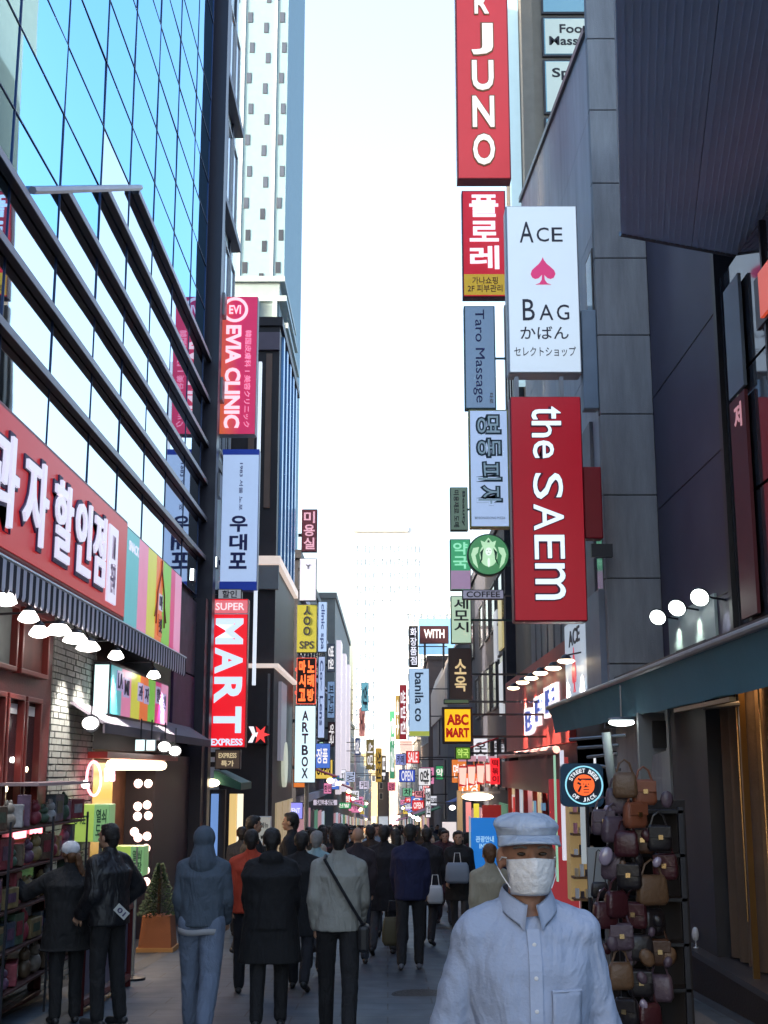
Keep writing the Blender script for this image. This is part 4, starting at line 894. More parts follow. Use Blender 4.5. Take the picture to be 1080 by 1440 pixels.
for k, (px, Y, c_, s, lab) in enumerate((((562,963,572,1040),80,(150,40,50),'쌈밥집','maroon vertical sign left of the pale blue vertical sign'), ((556,978,562,1040),95,(150,125,60),'국수','ochre narrow sign beside the maroon vertical sign'),
        ((571,1056,590,1074),50,(240,60,60),'SALE','bright red square sign low on the right'), ((556,1060,571,1076),60,(150,160,225),'카페','lilac sign left of the bright red square'),
        ((588,1080,606,1105),46,(238,236,240),'향','white square sign with a round mark on the grey corner'), ((561,1082,584,1100),58,(60,90,200),'OPEN','blue lit sign over the right crowd'),
        ((548,1000,555,1095),110,(70,150,110),'안경','green vertical sign nearest the vanishing point'), ((598,1108,606,1150),45,(225,225,235),'환전','white vertical board at street level by the grey wall'),
        ((545,1100,556,1112),90,(235,120,150),'김밥','pink sign above the distant heads'), ((566,1108,580,1120),64,(120,190,150),'차','mint green sign above the crowd'),
        ((583,1112,597,1122),56,(240,150,160),'떡','pale pink sign above the crowd right of centre'))):
    small('hanging_sign', lab, px, Y, c_, .75, wall=2.6 if k not in (8,9) else None, texts=[(s, .5,.5,.7,.8, 0 if (px[2]-px[0]) > (px[3]-px[1])*.9 else 90)], tlit=(245,240,240) if sum(c_) < 450 else None, arms=(.5,))
# ================================================================== RIGHT: street level
def spot(loc, tgt, W, colr, ang=50, size=.04, parent=None, nm='spot_light'):
    l_ = bpy.data.lights.new(nm, 'SPOT'); o = bpy.data.objects.new(nm, l_); col.objects.link(o); l_.energy = W*K; l_.color = colr; l_.spot_size = R(ang); l_.spot_blend = .5; l_.shadow_soft_size = size
    o.location = loc; o.rotation_euler = (Vector(tgt)-Vector(loc)).to_track_quat('-Z', 'Y').to_euler(); return o
t = root('red_shop_fascia', 'red shop front with six downlights and a white and blue letter sign', 'shopfront', (3.3, 29, -1.5))
MB().box(3.3, 3.54, 23.45, 35.6, 2.25, 4.12).build('fascia', mat('red_fascia', (.32,.035,.03), .5, var=.15), t)
MB().box(3.15, 3.29, 23.45, 35.6, 1.3, 1.98).build('lower_fascia', mat('dark_red_fascia', (.1,.008,.014), .5), t)
MB().tube([(3.1,23.6,2.12),(3.1,35.5,2.12)], .07, 8).build('pipe', mat('pink_pipe', (.5,.3,.3), .5), t)
for k, (px, py) in enumerate(((722,968),(735,960),(747,954),(760,947),(778,940),(796,930))):
    p = onX(px, py, 3.02)
    f = MB().lathe(p, [(.11,.03),(.1,.04),(.06,.1),(.02,.12)], 14).build('lamp', dark, t, smooth=True)
    MB().lathe(p, [(.03,-.04),(.1,-.03),(.15,.0),(.13,.028)], 14).build('bulb', glow_warm, f, smooth=True); MB().tube([p+Vector((0,0,.1)), p+Vector((.3,0,.16))], .015, 6).build('arm', dark, f)
    spot(p+Vector((.06,0,-.05)), p+Vector((.3,0,-.9)), 1500, (1,.6,.45), 64, parent=t)
a, b_ = onX(741,990,3.28), onX(786,990,3.28)
yy = (a.y+b_.y)/2; wd_ = abs(a.y-b_.y)
for k, (c, fy, z_, h_) in enumerate((('B', .36, 2.85, .62), ('F', 0, 3.0, .62), ('F', -.33, 3.1, .62))):
    o = (3.29, yy+wd_*fy, z_)
    txt(c, lit('letter_white_edge', (255,245,250), 1.0), t, o, FR('right'), wd_*.36, h_, .06, bold=.09, name='letter_edge'); txt(c, lit('letter_blue', (60,90,190), .6), t, (3.23, o[1], o[2]), FR('right'), wd_*.24, h_*.72, .02, bold=.01, name='letter')
for k, (ya, yb, m) in enumerate(((23.6,25.4,'shopfront_pink'),(25.6,27.6,'shopfront_dark'),(27.8,29.4,'shopfront_warm'),(29.6,31.4,'shopfront_pink'),(31.6,33.4,'shopfront_cool'),(33.6,35.4,'shopfront_warm'))):
    MB().box(3.4, 3.5, ya, yb, gz(yb), 1.28).build('shop_window', _m[m], t)
    MB().box(3.3, 3.42, yb, yb+.18, gz(yb), 1.28).build('post', mat('red_post', (.35,.03,.03), .5), t)
for k in range(14):
    y = 24+rnd.uniform(0,11); z = rnd.uniform(-.6, 1.0); c = rnd.choice([(240,240,235),(230,80,80),(120,170,210),(240,200,110)])
    MB().box(3.3, 3.36, y, y+rnd.uniform(.15,.5), z, z+rnd.uniform(.15,.5)).build('poster', lit('poster_%d' % c[1], c, .5), t)
t = root('spade_wall_sign', 'narrow white wall panel with a thin spade, right of the red shop front', 'sign', (3.3, 22, 2.9))
MB().box(3.28, 3.39, 20.9, 23.4, 2.5, 4.35).build('face_panel', lit('panel_iceblue', (190,205,225), .55), t)
MB().box(3.27, 3.39, 19.45, 20.85, 2.5, 4.5).build('side_panel', mat('panel_bluegrey', (.2,.24,.32), .5), t)
MB().prism([(x, y*1.4) for x, y in spade(.3)], (3.279, 22.3, 3.45), *FR('right'), 0, .012).build('spade', lit('spade_red', (225,40,70), .7), t)
for b, z, w_, h_ in (('ACE', 4.05, 1.3, .28), ('BAG', 2.95, .8, .16), ('かばん', 2.68, 1.0, .1)): txt(b, dk, t, (3.279, 22.2, z), FR('right'), w_, h_, .01)

# teal awning
pa, pb = onX(1080, 886, 2.9), onX(770, 996, 2.9)
t = root('teal_awning', 'long teal fabric awning with grey roller bar along the right side', 'awning', (3, 14, 2.5))
zt_, zb_ = 2.84, 2.40
teal = mat('teal_fabric', (.06,.19,.24), .75, var=.15, scale=1.2, bump=.4, bscale=2.5)
y0, y1 = 5.5, pb.y
n = 26; mb = MB()
for i in range(n+1):
    y = y0+(y1-y0)*i/n; s_ = .02*math.sin(i*1.7)
    mb.v += [(2.9, y, zt_), (2.99+s_*.4, y, (zt_+zb_)/2+.01*math.sin(i)), (3.02+s_, y, zb_+.012*math.sin(i*2.3)), (2.92, y, zt_), (3.01+s_*.4, y, (zt_+zb_)/2), (3.04+s_, y, zb_)]
for i in range(n):
    k = i*6
    for a, b in ((0,1),(1,2)): mb.f.append((k+a, k+b, k+6+b, k+6+a)); mb.f.append((k+3+b, k+3+a, k+9+a, k+9+b))
mb.build('valance', teal, t, smooth=True)
MB().add([(2.9,y0,zt_+.02),(2.9,y1,zt_+.02),(XR,y1,zt_+.02),(XR,y0,zt_+.02),(2.9,y0,zt_),(2.9,y1,zt_),(XR,y1,zt_),(XR,y0,zt_)], [(0,1,2,3),(7,6,5,4),(0,4,5,1),(1,5,6,2),(2,6,7,3),(3,7,4,0)]).build('cover', teal, t)
MB().tube([(2.89,y0,zt_+.01),(2.89,y1,zt_+.01)], .035, 10).build('roller_bar', mat('bar_grey', (.32,.34,.36), .4, .5), t)
for y in (12.35, 18): MB().tube([(2.94,y,zt_-.02),(3.08,y+.03,zt_-.3),(3.05,y,zb_-.06),(XR,y,zb_-.02)], .025, 6).build('arm', steel, t)
MB().box(3.0, 3.06, 11.2, 13.4, zb_-.06, zb_-.02).build('lower_bar', mat('bar_warm', (.3,.22,.12), .4, .5), t)
# three round lights over a lit plate
t = root('lit_wall_plate', 'pale green lit wall plate under three round lamps above the teal awning', 'sign', (3.35, 14, 3))
a, b_ = onX(940, 930, 3.36), onX(1008, 930, 3.36)
a, b_ = onX(942, 880, 4.18), onX(1007, 860, 4.18)
MB().box(4.16, 4.197, b_.y, a.y, 2.9, a.z+.12).build('plate', mat('pale_green_plate', (.4,.48,.44), .5), t); MB().box(4.14, 4.159, b_.y+.5, a.y-.5, 3.12, 3.42).build('dark_window', black, t)
for k, (px, py) in enumerate(((925,868),(952,855),(984,840))):
    p = onX(px, py, 3.85); tt = root('disc_lamp', ['left of the three round white lamps over the lit wall plate','middle one of the three round white lamps over the lit wall plate','right of the three round white lamps over the lit wall plate'][k], 'lamp', p, 'three round lamps above the teal awning')
    ax = Vector((-.45,-.75,-.5)).normalized()
    MB().lathe(p, [(.1,-.05),(.125,-.02),(.125,0),(.118,.004)], 24, ax).build('housing', dark, tt, smooth=True); MB().lathe(p, [(.112,.005),(.1,.02),(.05,.03),(.001,.033)], 24, ax).build('lens', glow_cool, tt, smooth=True)
    MB().tube([p-ax*.05, (4.2, p.y+.1, p.z-.02)], .014, 6).build('arm', dark, tt)
    spot(p+Vector((.05,0.05,-.06)), (4.2, p.y+.1, p.z-.5), 120, (.85,1,.92), 70)
p = onX(874, 1016, 2.85)
t = root('oval_lamp', 'bright oval lamp hanging below the far end of the teal awning', 'lamp', p)
MB().ell(p, .16, .1, .045, 16, 10).build('lens', glow_cool, t, smooth=True); MB().ell(p+Vector((0,.0,.04)), .17, .11, .03, 16, 8).build('housing', steel, t, smooth=True); MB().tube([p+Vector((0,0,.05)), p+Vector((0,0,.45))], .012, 6).build('stem', steel, t)

# curtained window and plinth at the right edge
t = root('curtained_shopfront', 'dark shopfront with brown curtains lit from within at the right edge', 'shopfront', (XR, 12, -.6))
zs_ = -.16
MB().box(XR-.02, XR+.6, 5, 15.55, -.9, zs_-.06).build('plinth', mat('dark_plinth', (.018,.014,.016), .55, var=.3, bump=.2), t)
MB().box(XR-.1, XR+.3, 5, 15.55, zs_-.06, zs_).build('sill', mat('dark_sill', (.05,.045,.05), .4), t)
MB().box(XR+.55, XR+.7, 5, 15.5, zs_, 2.9).build('back_wall', mat('back_dark', (.02,.015,.015), .7), t)
MB().box(XR+.04, XR+.5, 13.85, 15.58, zs_, 2.95).build('pilaster', mat('pilaster_dark', (.028,.028,.034), .55, var=.25, scale=1.5), t)
cm = mat('brown_curtain', (.12,.075,.045), .85, var=.35, scale=2.5, bump=.3, bscale=14)
def curtain(ya, yb, m, parent, ph=0, amp=.05, xo=.2):
    n = max(8, int((yb-ya)/.045)); mb = MB()
    for j in range(2):
        for i in range(n+1):
            y = ya+(yb-ya)*i/n; mb.v.append((XR+xo+amp*math.sin(i*.9+ph+.3*j)+(.01 if j else 0), y, zs_+.02 if j == 0 else 2.92))
    for i in range(n): mb.f.append((i, i+1, n+2+i, n+1+i))
    return mb.build('curtain', m, parent, smooth=True)
curtain(12.5, 13.8, cm, t); curtain(11.3, 12.42, mat('tan_curtain', (.2,.12,.06), .85, var=.35, bump=.3, bscale=14), t, 1)
curtain(9.2, 11.2, cm, t, 2); curtain(6.5, 9.1, cm, t, 3)
for y in (12.46, 11.25): MB().box(XR+.02, XR+.08, y-.02, y+.02, zs_, 2.92).build('mullion', mat('brass_mullion', (.3,.17,.06), .3, .8), t)
for y in (12.9, 12.1, 11.6): MB().tube([(XR+.12,y,.3),(XR+.12,y,2.8)], .008, 6).build('light_reflection_rod', mat('reflection_brass', (.5,.3,.12), .25, .9), t)  # thin bright rods stand in for streaks of reflected light
for y in (8.4, 10.6, 12.2): spot((XR+.1, y, 2.9), (XR+.25, y+.8, .2), 40, (1,.62,.3), 80)
p = onX(978, 1316, XR-.02)
t = root('candle_glass', 'small stemmed candle glass standing on the dark window sill', 'candle glass', p)
MB().lathe((p.x,p.y,zs_), [(.03,0),(.03,.008),(.006,.012),(.006,.07),(.03,.09),(.04,.14),(.03,.2),(.012,.22)], 14).build('glass', mat('clear_glass', (.6,.6,.62), .1, spec=1), t, smooth=True)

# round street sign
Yr = 15.2; c = at(821, 1104, Yr); rr = .235
t = root('round_blade_sign', 'round orange and blue sign with a ring of letters on a blue square plate', 'sign', c)
rs = [(x, y) for a in (0,90,180,270) for x, y in [(.175*(1 if a in (0,270) else -1)+.075*math.cos(R(a+q)), .175*(1 if a in (0,90) else -1)+.075*math.sin(R(a+q))) for q in (0,30,60,90)]]
MB().prism([(x-.02, y) for x, y in rs], c, *FR('cam'), -.12, 0).build('cabinet', mat('blue_plate', (.01,.07,.14), .4), t)
MB().lathe(c, [(rr*.98,.001),(rr*.98,.012)], 40, -Y_).build('disc', mat('navy_disc', (.004,.02,.05), .4), t)
MB().lathe(c, [(rr*.88,.013),(rr*.95,.013),(rr*.95,.03),(rr*.88,.03),(rr*.88,.013)], 40, -Y_, cap=False).build('ring', lit('ring_cyan', (150,225,245), 1.0), t)
MB().lathe(c, [(rr*.52,.013),(rr*.52,.026)], 32, -Y_).build('centre', lit('centre_orange', (255,105,50), 1.1), t)
txt('酒', mat('navy_disc', (0,0,0)), t, c+Vector((0,-.027,0)), FR('cam'), rr*.72, rr*.72, .006, bold=.03, name='letter')
for word, a0, sgn in (('STREET BEER', 90, -1), ('OF JACK', 270, 1)):
    for k, ch in enumerate(word):
        if ch == ' ': continue
        a = R(a0 + sgn*(k-(len(word)-1)/2)*(13 if sgn < 0 else 15))
        rdir = Vector((math.cos(a),0,math.sin(a))); up = rdir if sgn < 0 else -rdir; rt = Vector((up.z,0,-up.x))
        txt(ch, lit('ring_white', (235,240,245), .9), t, c+rdir*(rr*.71)+Vector((0,-.013,0)), (rt, up, -Y_), rr*.14, rr*.2, .008, bold=.03, name='letter')
MB().tube([(c.x+.02, Yr-.06, c.z-.24), (c.x+.02, Yr-.06, gz(Yr)+.05)], .022, 8).build('post', dark, t); MB().lathe((c.x+.02, Yr-.06, gz(Yr)), [(.2,0),(.2,.03),(.03,.05)], 20).build('foot', dark, t)

# bright shop interior bits behind the round sign
t = root('cosmetics_shopfront', 'open shop front with lit yellow shelves and pale panels behind the round sign', 'shopfront', (3.2, 19, -1))
MB().box(3.45, 3.6, 15.7, 23.4, -1.2, 2.3).build('back_wall', mat('wine_wall', (.1,.01,.02), .6), t)
for a, b_, y0_, y1_, c_, e_, Yp in ((779,786,1062,1240,(170,225,190),.6,20.6), (788,797,1055,1210,(225,225,240),.75,19.8), (836,841,1062,1160,(235,240,245),.9,18.8)):
    q0, q1 = at(a, y0_, Yp), at(b_, y1_, Yp); MB().box(q0.x, q1.x, Yp, Yp+.1, q1.z, q0.z).build('lit_panel', lit('litpanel_%d' % a, c_, e_), t)
q0, q1 = at(801,1118,19.2), at(830,1268,19.2)
sh = MB().box(q0.x, q1.x, 19.3, 19.7, q1.z, q0.z).build('shelf_unit', mat('yellow_shelf', (.4,.27,.1), .6, emit=.22, ecol=(.8,.55,.25)), t)
for j in range(5):
    z = q1.z + (q0.z-q1.z)*(j+.1)/5; MB().box(q0.x, q1.x, 19.0, 19.28, z, z+.03).build('shelf', mat('shelf_wood', (.2,.1,.04), .6), sh)
    for i in range(4):
        x = q0.x+.03+i*.075; h_ = rnd.uniform(.08,.17); MB().box(x, x+.05, 19.05, 19.12, z+.031, z+.031+h_).build('bottle', rnd.choice([white, mat('pack_pink',(.6,.25,.3)), mat('pack_dark',(.05,.04,.05)), mat('pack_cream',(.6,.5,.35))]), sh)
MB().box(2.75, 3.2, 22, 22.1, -1, 1.6).build('red_panel', mat('red_vertical', (.4,.03,.04), emit=.25, ecol=(.9,.1,.12)), t)
q0, q1 = at(816,1130,17.6), at(827,1215,17.6); f = MB().box(q0.x, q1.x, 17.6, 17.64, q1.z, q0.z).build('banner', lit('banner_grey_white', (190,200,205), .5), t)
# grey service bracket and ducts under the awning
t = root('service_duct', 'pale grey ducting and brackets on the wall under the teal awning', 'duct', (3.3, 16, 1.5))
q0, q1 = at(897,1002,15.3), at(934,1130,15.3)
MB().prism([(0,0),(.32,0),(.32,-.45),(.16,-.5),(.1,-.95),(0,-1.0)][::-1], (q0.x, 15.3, q0.z), *FR('cam'), -.1, .0).build('bracket_plate', mat('duct_grey', (.24,.25,.25), .6), t)
MB().box(q0.x+.14, q0.x+.3, 15.16, 15.2, q0.z-.42, q0.z-.1).build('dark_opening', black, t)
MB().tube([at(852,1030,15.8), at(858,1080,15.8), at(866,1130,15.8)], .055, 8).build('duct', mat('duct_pale', (.4,.44,.42), .5), t, smooth=True)
for (a, b_) in (((800,1040),(880,1034)),((812,1052),(870,1048)),((826,1065),(868,1060)),((838,1076),(872,1082))): MB().tube([at(*a,16.2), at(*b_,15.9)], .02, 6).build('pipe', steel, t)

# bag rack
t = root('bag_rack', 'tall dark display rack crammed with leather bags by the right kerb', 'rack', (2.35, 10.8, gz(10.8)))
g0 = gz(10.8)
for x, y in ((1.9,10.75),(2.42,10.75),(1.9,11.2),(2.42,11.2)): MB().box(x-.02, x+.02, y-.02, y+.02, g0, 1.45).build('post', dark, t)
for z in (-.35, .0, .35, .7, 1.05, 1.4): MB().box(1.88, 2.44, 10.73, 10.98, z, z+.025).build('shelf', black, t)
MB().box(1.86, 2.52, 11.0, 11.06, g0+.05, 1.5).build('back_panel', mat('rack_back', (.012,.008,.008), .7), t)
leather = [mat('leather_brown', (.06,.025,.012), .4, bump=.3), mat('leather_black', (.015,.012,.014), .35, bump=.2), mat('leather_wine', (.055,.012,.016), .35, bump=.3), mat('leather_mauve', (.09,.06,.08), .4, bump=.3), mat('leather_tan', (.13,.07,.035), .45, bump=.3), mat('leather_orange', (.22,.07,.035), .45, bump=.2)]
lname = ['brown','black','wine red','mauve','tan','orange']
def bag_mesh(w_, h_, d_, m, parent, fold=0):
    mb = MB(); prof = [(0,.8),(.15,1),(.5,.98),(.85,.9),(1,.75)]; n = 16
    for f_, s_ in prof:
        for j in range(n):
            a = 2*math.pi*j/n; cx = math.copysign(abs(math.cos(a))**.45, math.cos(a)); cy = math.copysign(abs(math.sin(a))**.45, math.sin(a))
            mb.v.append((cx*w_/2*s_, cy*d_/2*(s_ if f_ < .9 else .5), -h_+h_*f_))
    for i in range(4):
        for j in range(n): mb.f.append((i*n+j, i*n+(j+1)%n, (i+1)*n+(j+1)%n, (i+1)*n+j))
    mb.f.append(tuple(reversed(range(n)))); mb.f.append(tuple(4*n+j for j in range(n)))
    return mb.build('body', m, parent, smooth=True, local=True)
protos = {}
def hang_bag(loc, kind, w_, h_, ci, label, rot=0):
    key = (kind, w_, h_, ci)
    if key not in protos:
        r = root('hanging_bag', label, 'bag', loc, 'leather bags on the display rack')
        bag_mesh(w_, h_, .1 if kind != 'hat' else .2, leather[ci], r)
        if kind == 'flap': MB().box(-w_*.44, w_*.44, -.062, -.05, -h_*.5, -.01).build('flap', leather[ci], r, bevel=.01, local=True); MB().box(-.018, .018, -.075, -.0625, -h_*.5-.01, -h_*.5+.025).build('clasp', mat('gold_metal', (.7,.5,.25), .25, 1), r, local=True)
        MB().tube([(-w_*.36,0,-.03),(-w_*.2,0,h_*.35),(0,0,h_*.5),(w_*.2,0,h_*.35),(w_*.36,0,-.03)], .009, 6).build('strap', leather[ci], r, local=True)
        protos[key] = r
    else: r = copy_tree(protos[key]); r['label'] = label
    r.location = loc; r.rotation_euler = (0,0,rot); return r
pos = [(878,1108,4,'box top right'),(905,1118,5,'beside the upper post'),(868,1130,3,'hanging at the left corner'),(892,1150,5,'under the top shelf'),(862,1170,3,'at the left corner, second row'),(902,1186,0,'in the second row'),(880,1190,2,'in the middle of the second row'),(926,1182,1,'at the right of the second row'),
       (862,1222,3,'at the left corner, third row'),(884,1235,1,'in the third row'),(916,1252,4,'large, in the third row'),(935,1222,2,'at the right of the third row'),(866,1275,2,'at the left corner, fourth row'),(892,1290,2,'middle of the fourth row'),(918,1300,1,'right of the fourth row'),(873,1320,3,'left of the fifth row'),(900,1335,1,'middle of the fifth row'),
       (926,1342,0,'right of the fifth row'),(872,1375,4,'left of the sixth row'),(900,1385,1,'middle of the sixth row'),(928,1392,3,'right of the sixth row'),(880,1425,1,'left, near the ground'),(912,1432,2,'right, near the ground'),(848,1160,3,'outermost left, upper'),(850,1290,2,'outermost left, lower')]
for k, (px, py, ci, wh) in enumerate(pos):
    p = at(px, py-22, 10.32 + (k % 3)*.05)
    big = 'large' in wh; hang_bag(p, 'flap' if k % 2 else 'tote', .26 if big else .2, .23 if big else .2, ci, '%s leather bag on the display rack, %s' % (lname[ci], wh), rnd.uniform(-.5,.5))
for k in range(26):
    px, py = rnd.uniform(852,944), rnd.uniform(1120,1440)
    p = at(px, py, 10.25+rnd.uniform(0,.15)); ci = rnd.randrange(5)
    r = root('wrapped_pouch', '%s glossy pouch %s on the %s side of the bag rack' % (['wine red','brown mauve','tan','dark','clear wrapped'][ci], 'near the top' if py < 1200 else ('above the middle' if py < 1280 else ('below the middle' if py < 1360 else 'near the ground')), 'left' if px < 885 else ('street' if px < 915 else 'right')), 'pouch', p, 'glossy pouches on the bag rack')
    s_ = rnd.uniform(.03,.06); mb = MB().ell((0,0,0), s_, .02, s_*1.3, 8, 6, Matrix.Rotation(rnd.uniform(-.6,.6), 3, 'Y')); mb.build('pouch', [leather[2], leather[3], leather[4], leather[1], mat('clear_wrap', (.32,.26,.34), .12, spec=1)][ci], r, smooth=True, local=True)
p = at(843, 1188, 12.6)
t = root('display_board', 'pale grey board on which the black handbag hangs', 'board', (p.x, 12.8, gz(12.8)))
a, b_ = at(826,1192,12.8), at(864,1262,12.8); MB().box(a.x, b_.x, 12.8, 12.84, b_.z, a.z).build('board', mat('board_pale', (.4,.42,.42), .6), t); MB().box(a.x+.05, a.x+.09, 12.85, 12.89, gz(12.8), b_.z).build('leg', steel, t); MB().box(b_.x-.09, b_.x-.05, 12.85, 12.89, gz(12.8), b_.z).build('leg', steel, t)
p = at(843, 1244, 12.66)
t = root('handbag', 'black handbag with long strap and round clasp hanging on the pale board', 'bag', p)
bag_mesh(.17,.15,.07, leather[1], t); MB().tube([(-.06,0,-.02),(-.02,0,.28),(.0,.0,.3),(.02,0,.28),(.06,0,-.02)], .006, 6).build('strap', leather[1], t, local=True); MB().ell((0,-.04,-.08), .015,.008,.012, 8,6).build('clasp', white, t, local=True)
t.location = at(843, 1240, 12.66)

# red lantern boxes and food front further on the right
t = root('snack_shopfront', 'food shop front with red lit character boxes, white lamp and cream pillar', 'shopfront', (3, 38, -1.7))
for k in range(4):
    px = 651+12.5*k; q0, q1 = at(px-5.2, 1077-k*1.5, 34.5), at(px+5.2, 1106-k*1.5, 34.5)
    f = MB().box(q0.x, q1.x, 34.5, 34.8, q1.z, q0.z).build('red_box', mat('box_red_dark', (.3,.02,.02), emit=.5, ecol=(.8,.05,.05)), t)
    MB().prism([(-.09,-.2),(.06,-.24),(.1,.22),(-.1,.22)], ((q0.x+q1.x)/2, 34.49, (q0.z+q1.z)/2), *FR('cam'), 0, .02).build('glyph', lit('glyph_peach', (255,205,190), 1.0), f)
    q = at(650+14*k, 1067, 34.6); MB().box(q.x-.11, q.x+.11, 34.6, 34.7, q.z-.07, q.z+.07).build('small_plate', lit('plate_rose', (215,170,185), .6), t)
q0, q1 = at(690,1066,33.6), at(703,1103,33.6); f = MB().box(q0.x, q1.x, 33.6, 33.9, q1.z, q0.z).build('red_sign', lit('hot_red', (250,40,50), 1.1), t)
stack('떡볶이', mat('letter_deep_red', (.3,.0,.01)), t, dict(X0=q0.x, W=q1.x-q0.x, Z1=q0.z, H=q0.z-q1.z, Y=33.59), .5, .7, .05, .95)
q0, q1 = at(650,1115,34.2), at(704,1126,34.2); MB().ell(((q0.x+q1.x)/2-.1, 34.2, (q0.z+q1.z)/2), .42, .12, .1, 16, 8).build('white_lamp', glow_warm, t, smooth=True); MB().box(q0.x, q1.x, 34.3, 34.5, q0.z-.02, q0.z+.04).build('lamp_shelf', steel, t)
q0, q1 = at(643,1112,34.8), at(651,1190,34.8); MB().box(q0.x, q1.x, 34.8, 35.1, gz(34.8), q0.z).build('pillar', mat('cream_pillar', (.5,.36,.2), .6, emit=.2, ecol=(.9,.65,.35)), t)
for k, (a, b_, ya, yb, c_) in enumerate(((655,663,1128,1170,(240,150,150)),(666,674,1130,1155,(225,215,70)),(678,705,1132,1150,(120,20,22)),(622,642,1156,1185,(245,235,235)))):
    q0, q1 = at(a,ya,34.9), at(b_,yb,34.9); MB().box(q0.x, q1.x, 34.9, 34.95, q1.z, q0.z).build('notice', lit('notice_%d' % k, c_, .75), t)
q0, q1 = at(662,1150,21.5), at(702,1228,21.5)
t = root('blue_banner', 'bright blue standing banner with pale writing behind the masked man', 'banner', (q0.x, 21.5, gz(21.5)))
MB().box(q0.x, q1.x, 21.5, 21.53, gz(21.5)+.12, q0.z).build('face_panel', lit('banner_blue', (30,125,215), .65), t); MB().box(q0.x-.03, q0.x-.005, 21.49, 21.54, gz(21.5), q0.z+.03).build('pole', lit('pole_pale', (190,215,230), .4), t); MB().box(q0.x-.1, q1.x, 21.4, 21.64, gz(21.5), gz(21.5)+.1).build('foot', dark, t)
txt('관광안내\nINFO', lit('pale_cyan_text', (170,215,240), .8), t, ((q0.x+q1.x)/2, 21.499, (q0.z+q1.z)/2+.05), FR('cam'), .3, .2, .006)

# ================================================================== LEFT: street level
for k, (px0, py0, px1, py1, Y, lab) in enumerate(((98,1131,153,1184,15.4,'larger lime green box sign with dark drawings over the two shoppers'),(154,1190,202,1232,16.2,'smaller lime green box sign right of the man in the black padded jacket'))):
    q0, q1 = at(px0,py0,Y), at(px1,py1,Y); t = root('lime_box_sign', lab, 'sign', (q0.x, Y, q1.z), 'lime green box signs'); xm = q0.x+(q1.x-q0.x)*.62
    MB().box(q0.x, xm-.003, Y, Y+.3, q1.z, q0.z).build('side_panel', lit('lime_panel', (170,200,95), .55), t, bevel=.01); f = MB().box(xm, q1.x, Y-.03, Y+.3, q1.z, q0.z).build('face_panel', lit('mint_panel', (135,185,125), .5), t, bevel=.01)
    txt('열쇠\n도장', mat('dark_green_ink', (.01,.06,.03)), f, ((xm+q1.x)/2, Y-.031, (q0.z+q1.z)/2), FR('cam'), (q1.x-xm)*.7, (q0.z-q1.z)*.75, .006)
    txt('○ KEY', mat('dark_green_ink', (.01,.06,.03)), t, ((xm+q0.x)/2, Y-.001, (q0.z+q1.z)/2+.04), FR('cam'), (xm-q0.x)*.6, (q0.z-q1.z)*.25, .006)
    MB().box(q0.x+.1, q0.x+.14, Y+.1, Y+.14, gz(Y), q1.z).build('leg', steel, t); MB().box(q1.x-.14, q1.x-.1, Y+.1, Y+.14, gz(Y), q1.z).build('leg', steel, t)
# merchandise shelves in front of the red shopfront
t = root('souvenir_stand', 'open souvenir stand with shelves in front of the red shopfront', 'stand', (-3.4, 13, gz(13)))
for z in (-.2, .15, .5, .85, 1.2): MB().box(-3.78, -3.36, 10, 14.4, z, z+.02).build('shelf', mat('shelf_dark_wood', (.08,.03,.025), .6), t)
for y in (10, 11.45, 12.9, 14.36): MB().box(-3.33, -3.31, y, y+.02, gz(y)-.05, 1.3).build('post', dark, t)
MB().box(-3.78, -3.32, 12.3, 14.4, 1.6, 1.63).build('top_frame', mat('pale_pink_frame', (.5,.35,.35), .6), t)
gn = ['red','cream','blue','ochre','plum','green','white','brown','pink']
gc_ = [(.28,.04,.06),(.3,.26,.22),(.07,.1,.15),(.3,.22,.1),(.16,.08,.14),(.07,.12,.08),(.4,.4,.42),(.12,.08,.05),(.32,.15,.22)]
items = [mat('goods_'+a_, c, .45, var=.7, scale=9, bump=.3) for a_, c in zip(gn, gc_)]
for j, z in enumerate((-.17, .18, .53, .88, 1.23)):
    y = 10.1 + .4*(j % 2)
    while y < 14.1:
        w_ = rnd.uniform(.16,.38); h_ = rnd.uniform(.16,.3); ci = rnd.randrange(9); d_ = rnd.uniform(.08,.16)
        rz_ = rnd.uniform(-.25,.25); o = None
        lab = '%s %s on the %s shelf of the souvenir stand, %s' % (gn[ci], '%s', ['lowest','second lowest','middle','second highest','top'][j], 'near end' if y < 11.5 else ('middle part' if y < 12.8 else 'far end'))
        if rnd.random() < .55:
            t2 = root('souvenir_box', lab % 'printed box', 'box', (-3.46, y+w_/2, z+.001), '%s boxes on the souvenir stand' % gn[ci])
            MB().box(-d_/2,d_/2,-w_/2,w_/2,0,h_).build('carton', items[ci], t2, bevel=.008, local=True); MB().box(d_/2+.001,d_/2+.004,-w_*.3,w_*.3,h_*.3,h_*.75).build('printed_label', items[(ci+rnd.randint(1,7)) % 9], t2, local=True)
        else:
            t2 = root('soft_toy', lab % 'soft toy', 'toy', (-3.44, y+w_/2, z+.001), '%s soft toys on the souvenir stand' % gn[ci])
            mb = MB().ell((0,0,h_*.3), .07, w_*.32, h_*.32, 12, 8); mb.build('body', items[ci], t2, smooth=True, local=True); MB().ell((0,0,h_*.72), .055, w_*.25, h_*.24, 12, 8).build('head', items[ci], t2, smooth=True, local=True)
            for s_ in (-1,1): MB().ell((0,s_*w_*.17,h_*.93), .02, .025, .03, 8, 6).build('ear', items[ci], t2, smooth=True, local=True)
        t2.rotation_euler = (0,0,rz_); y += w_+rnd.uniform(.01,.06)
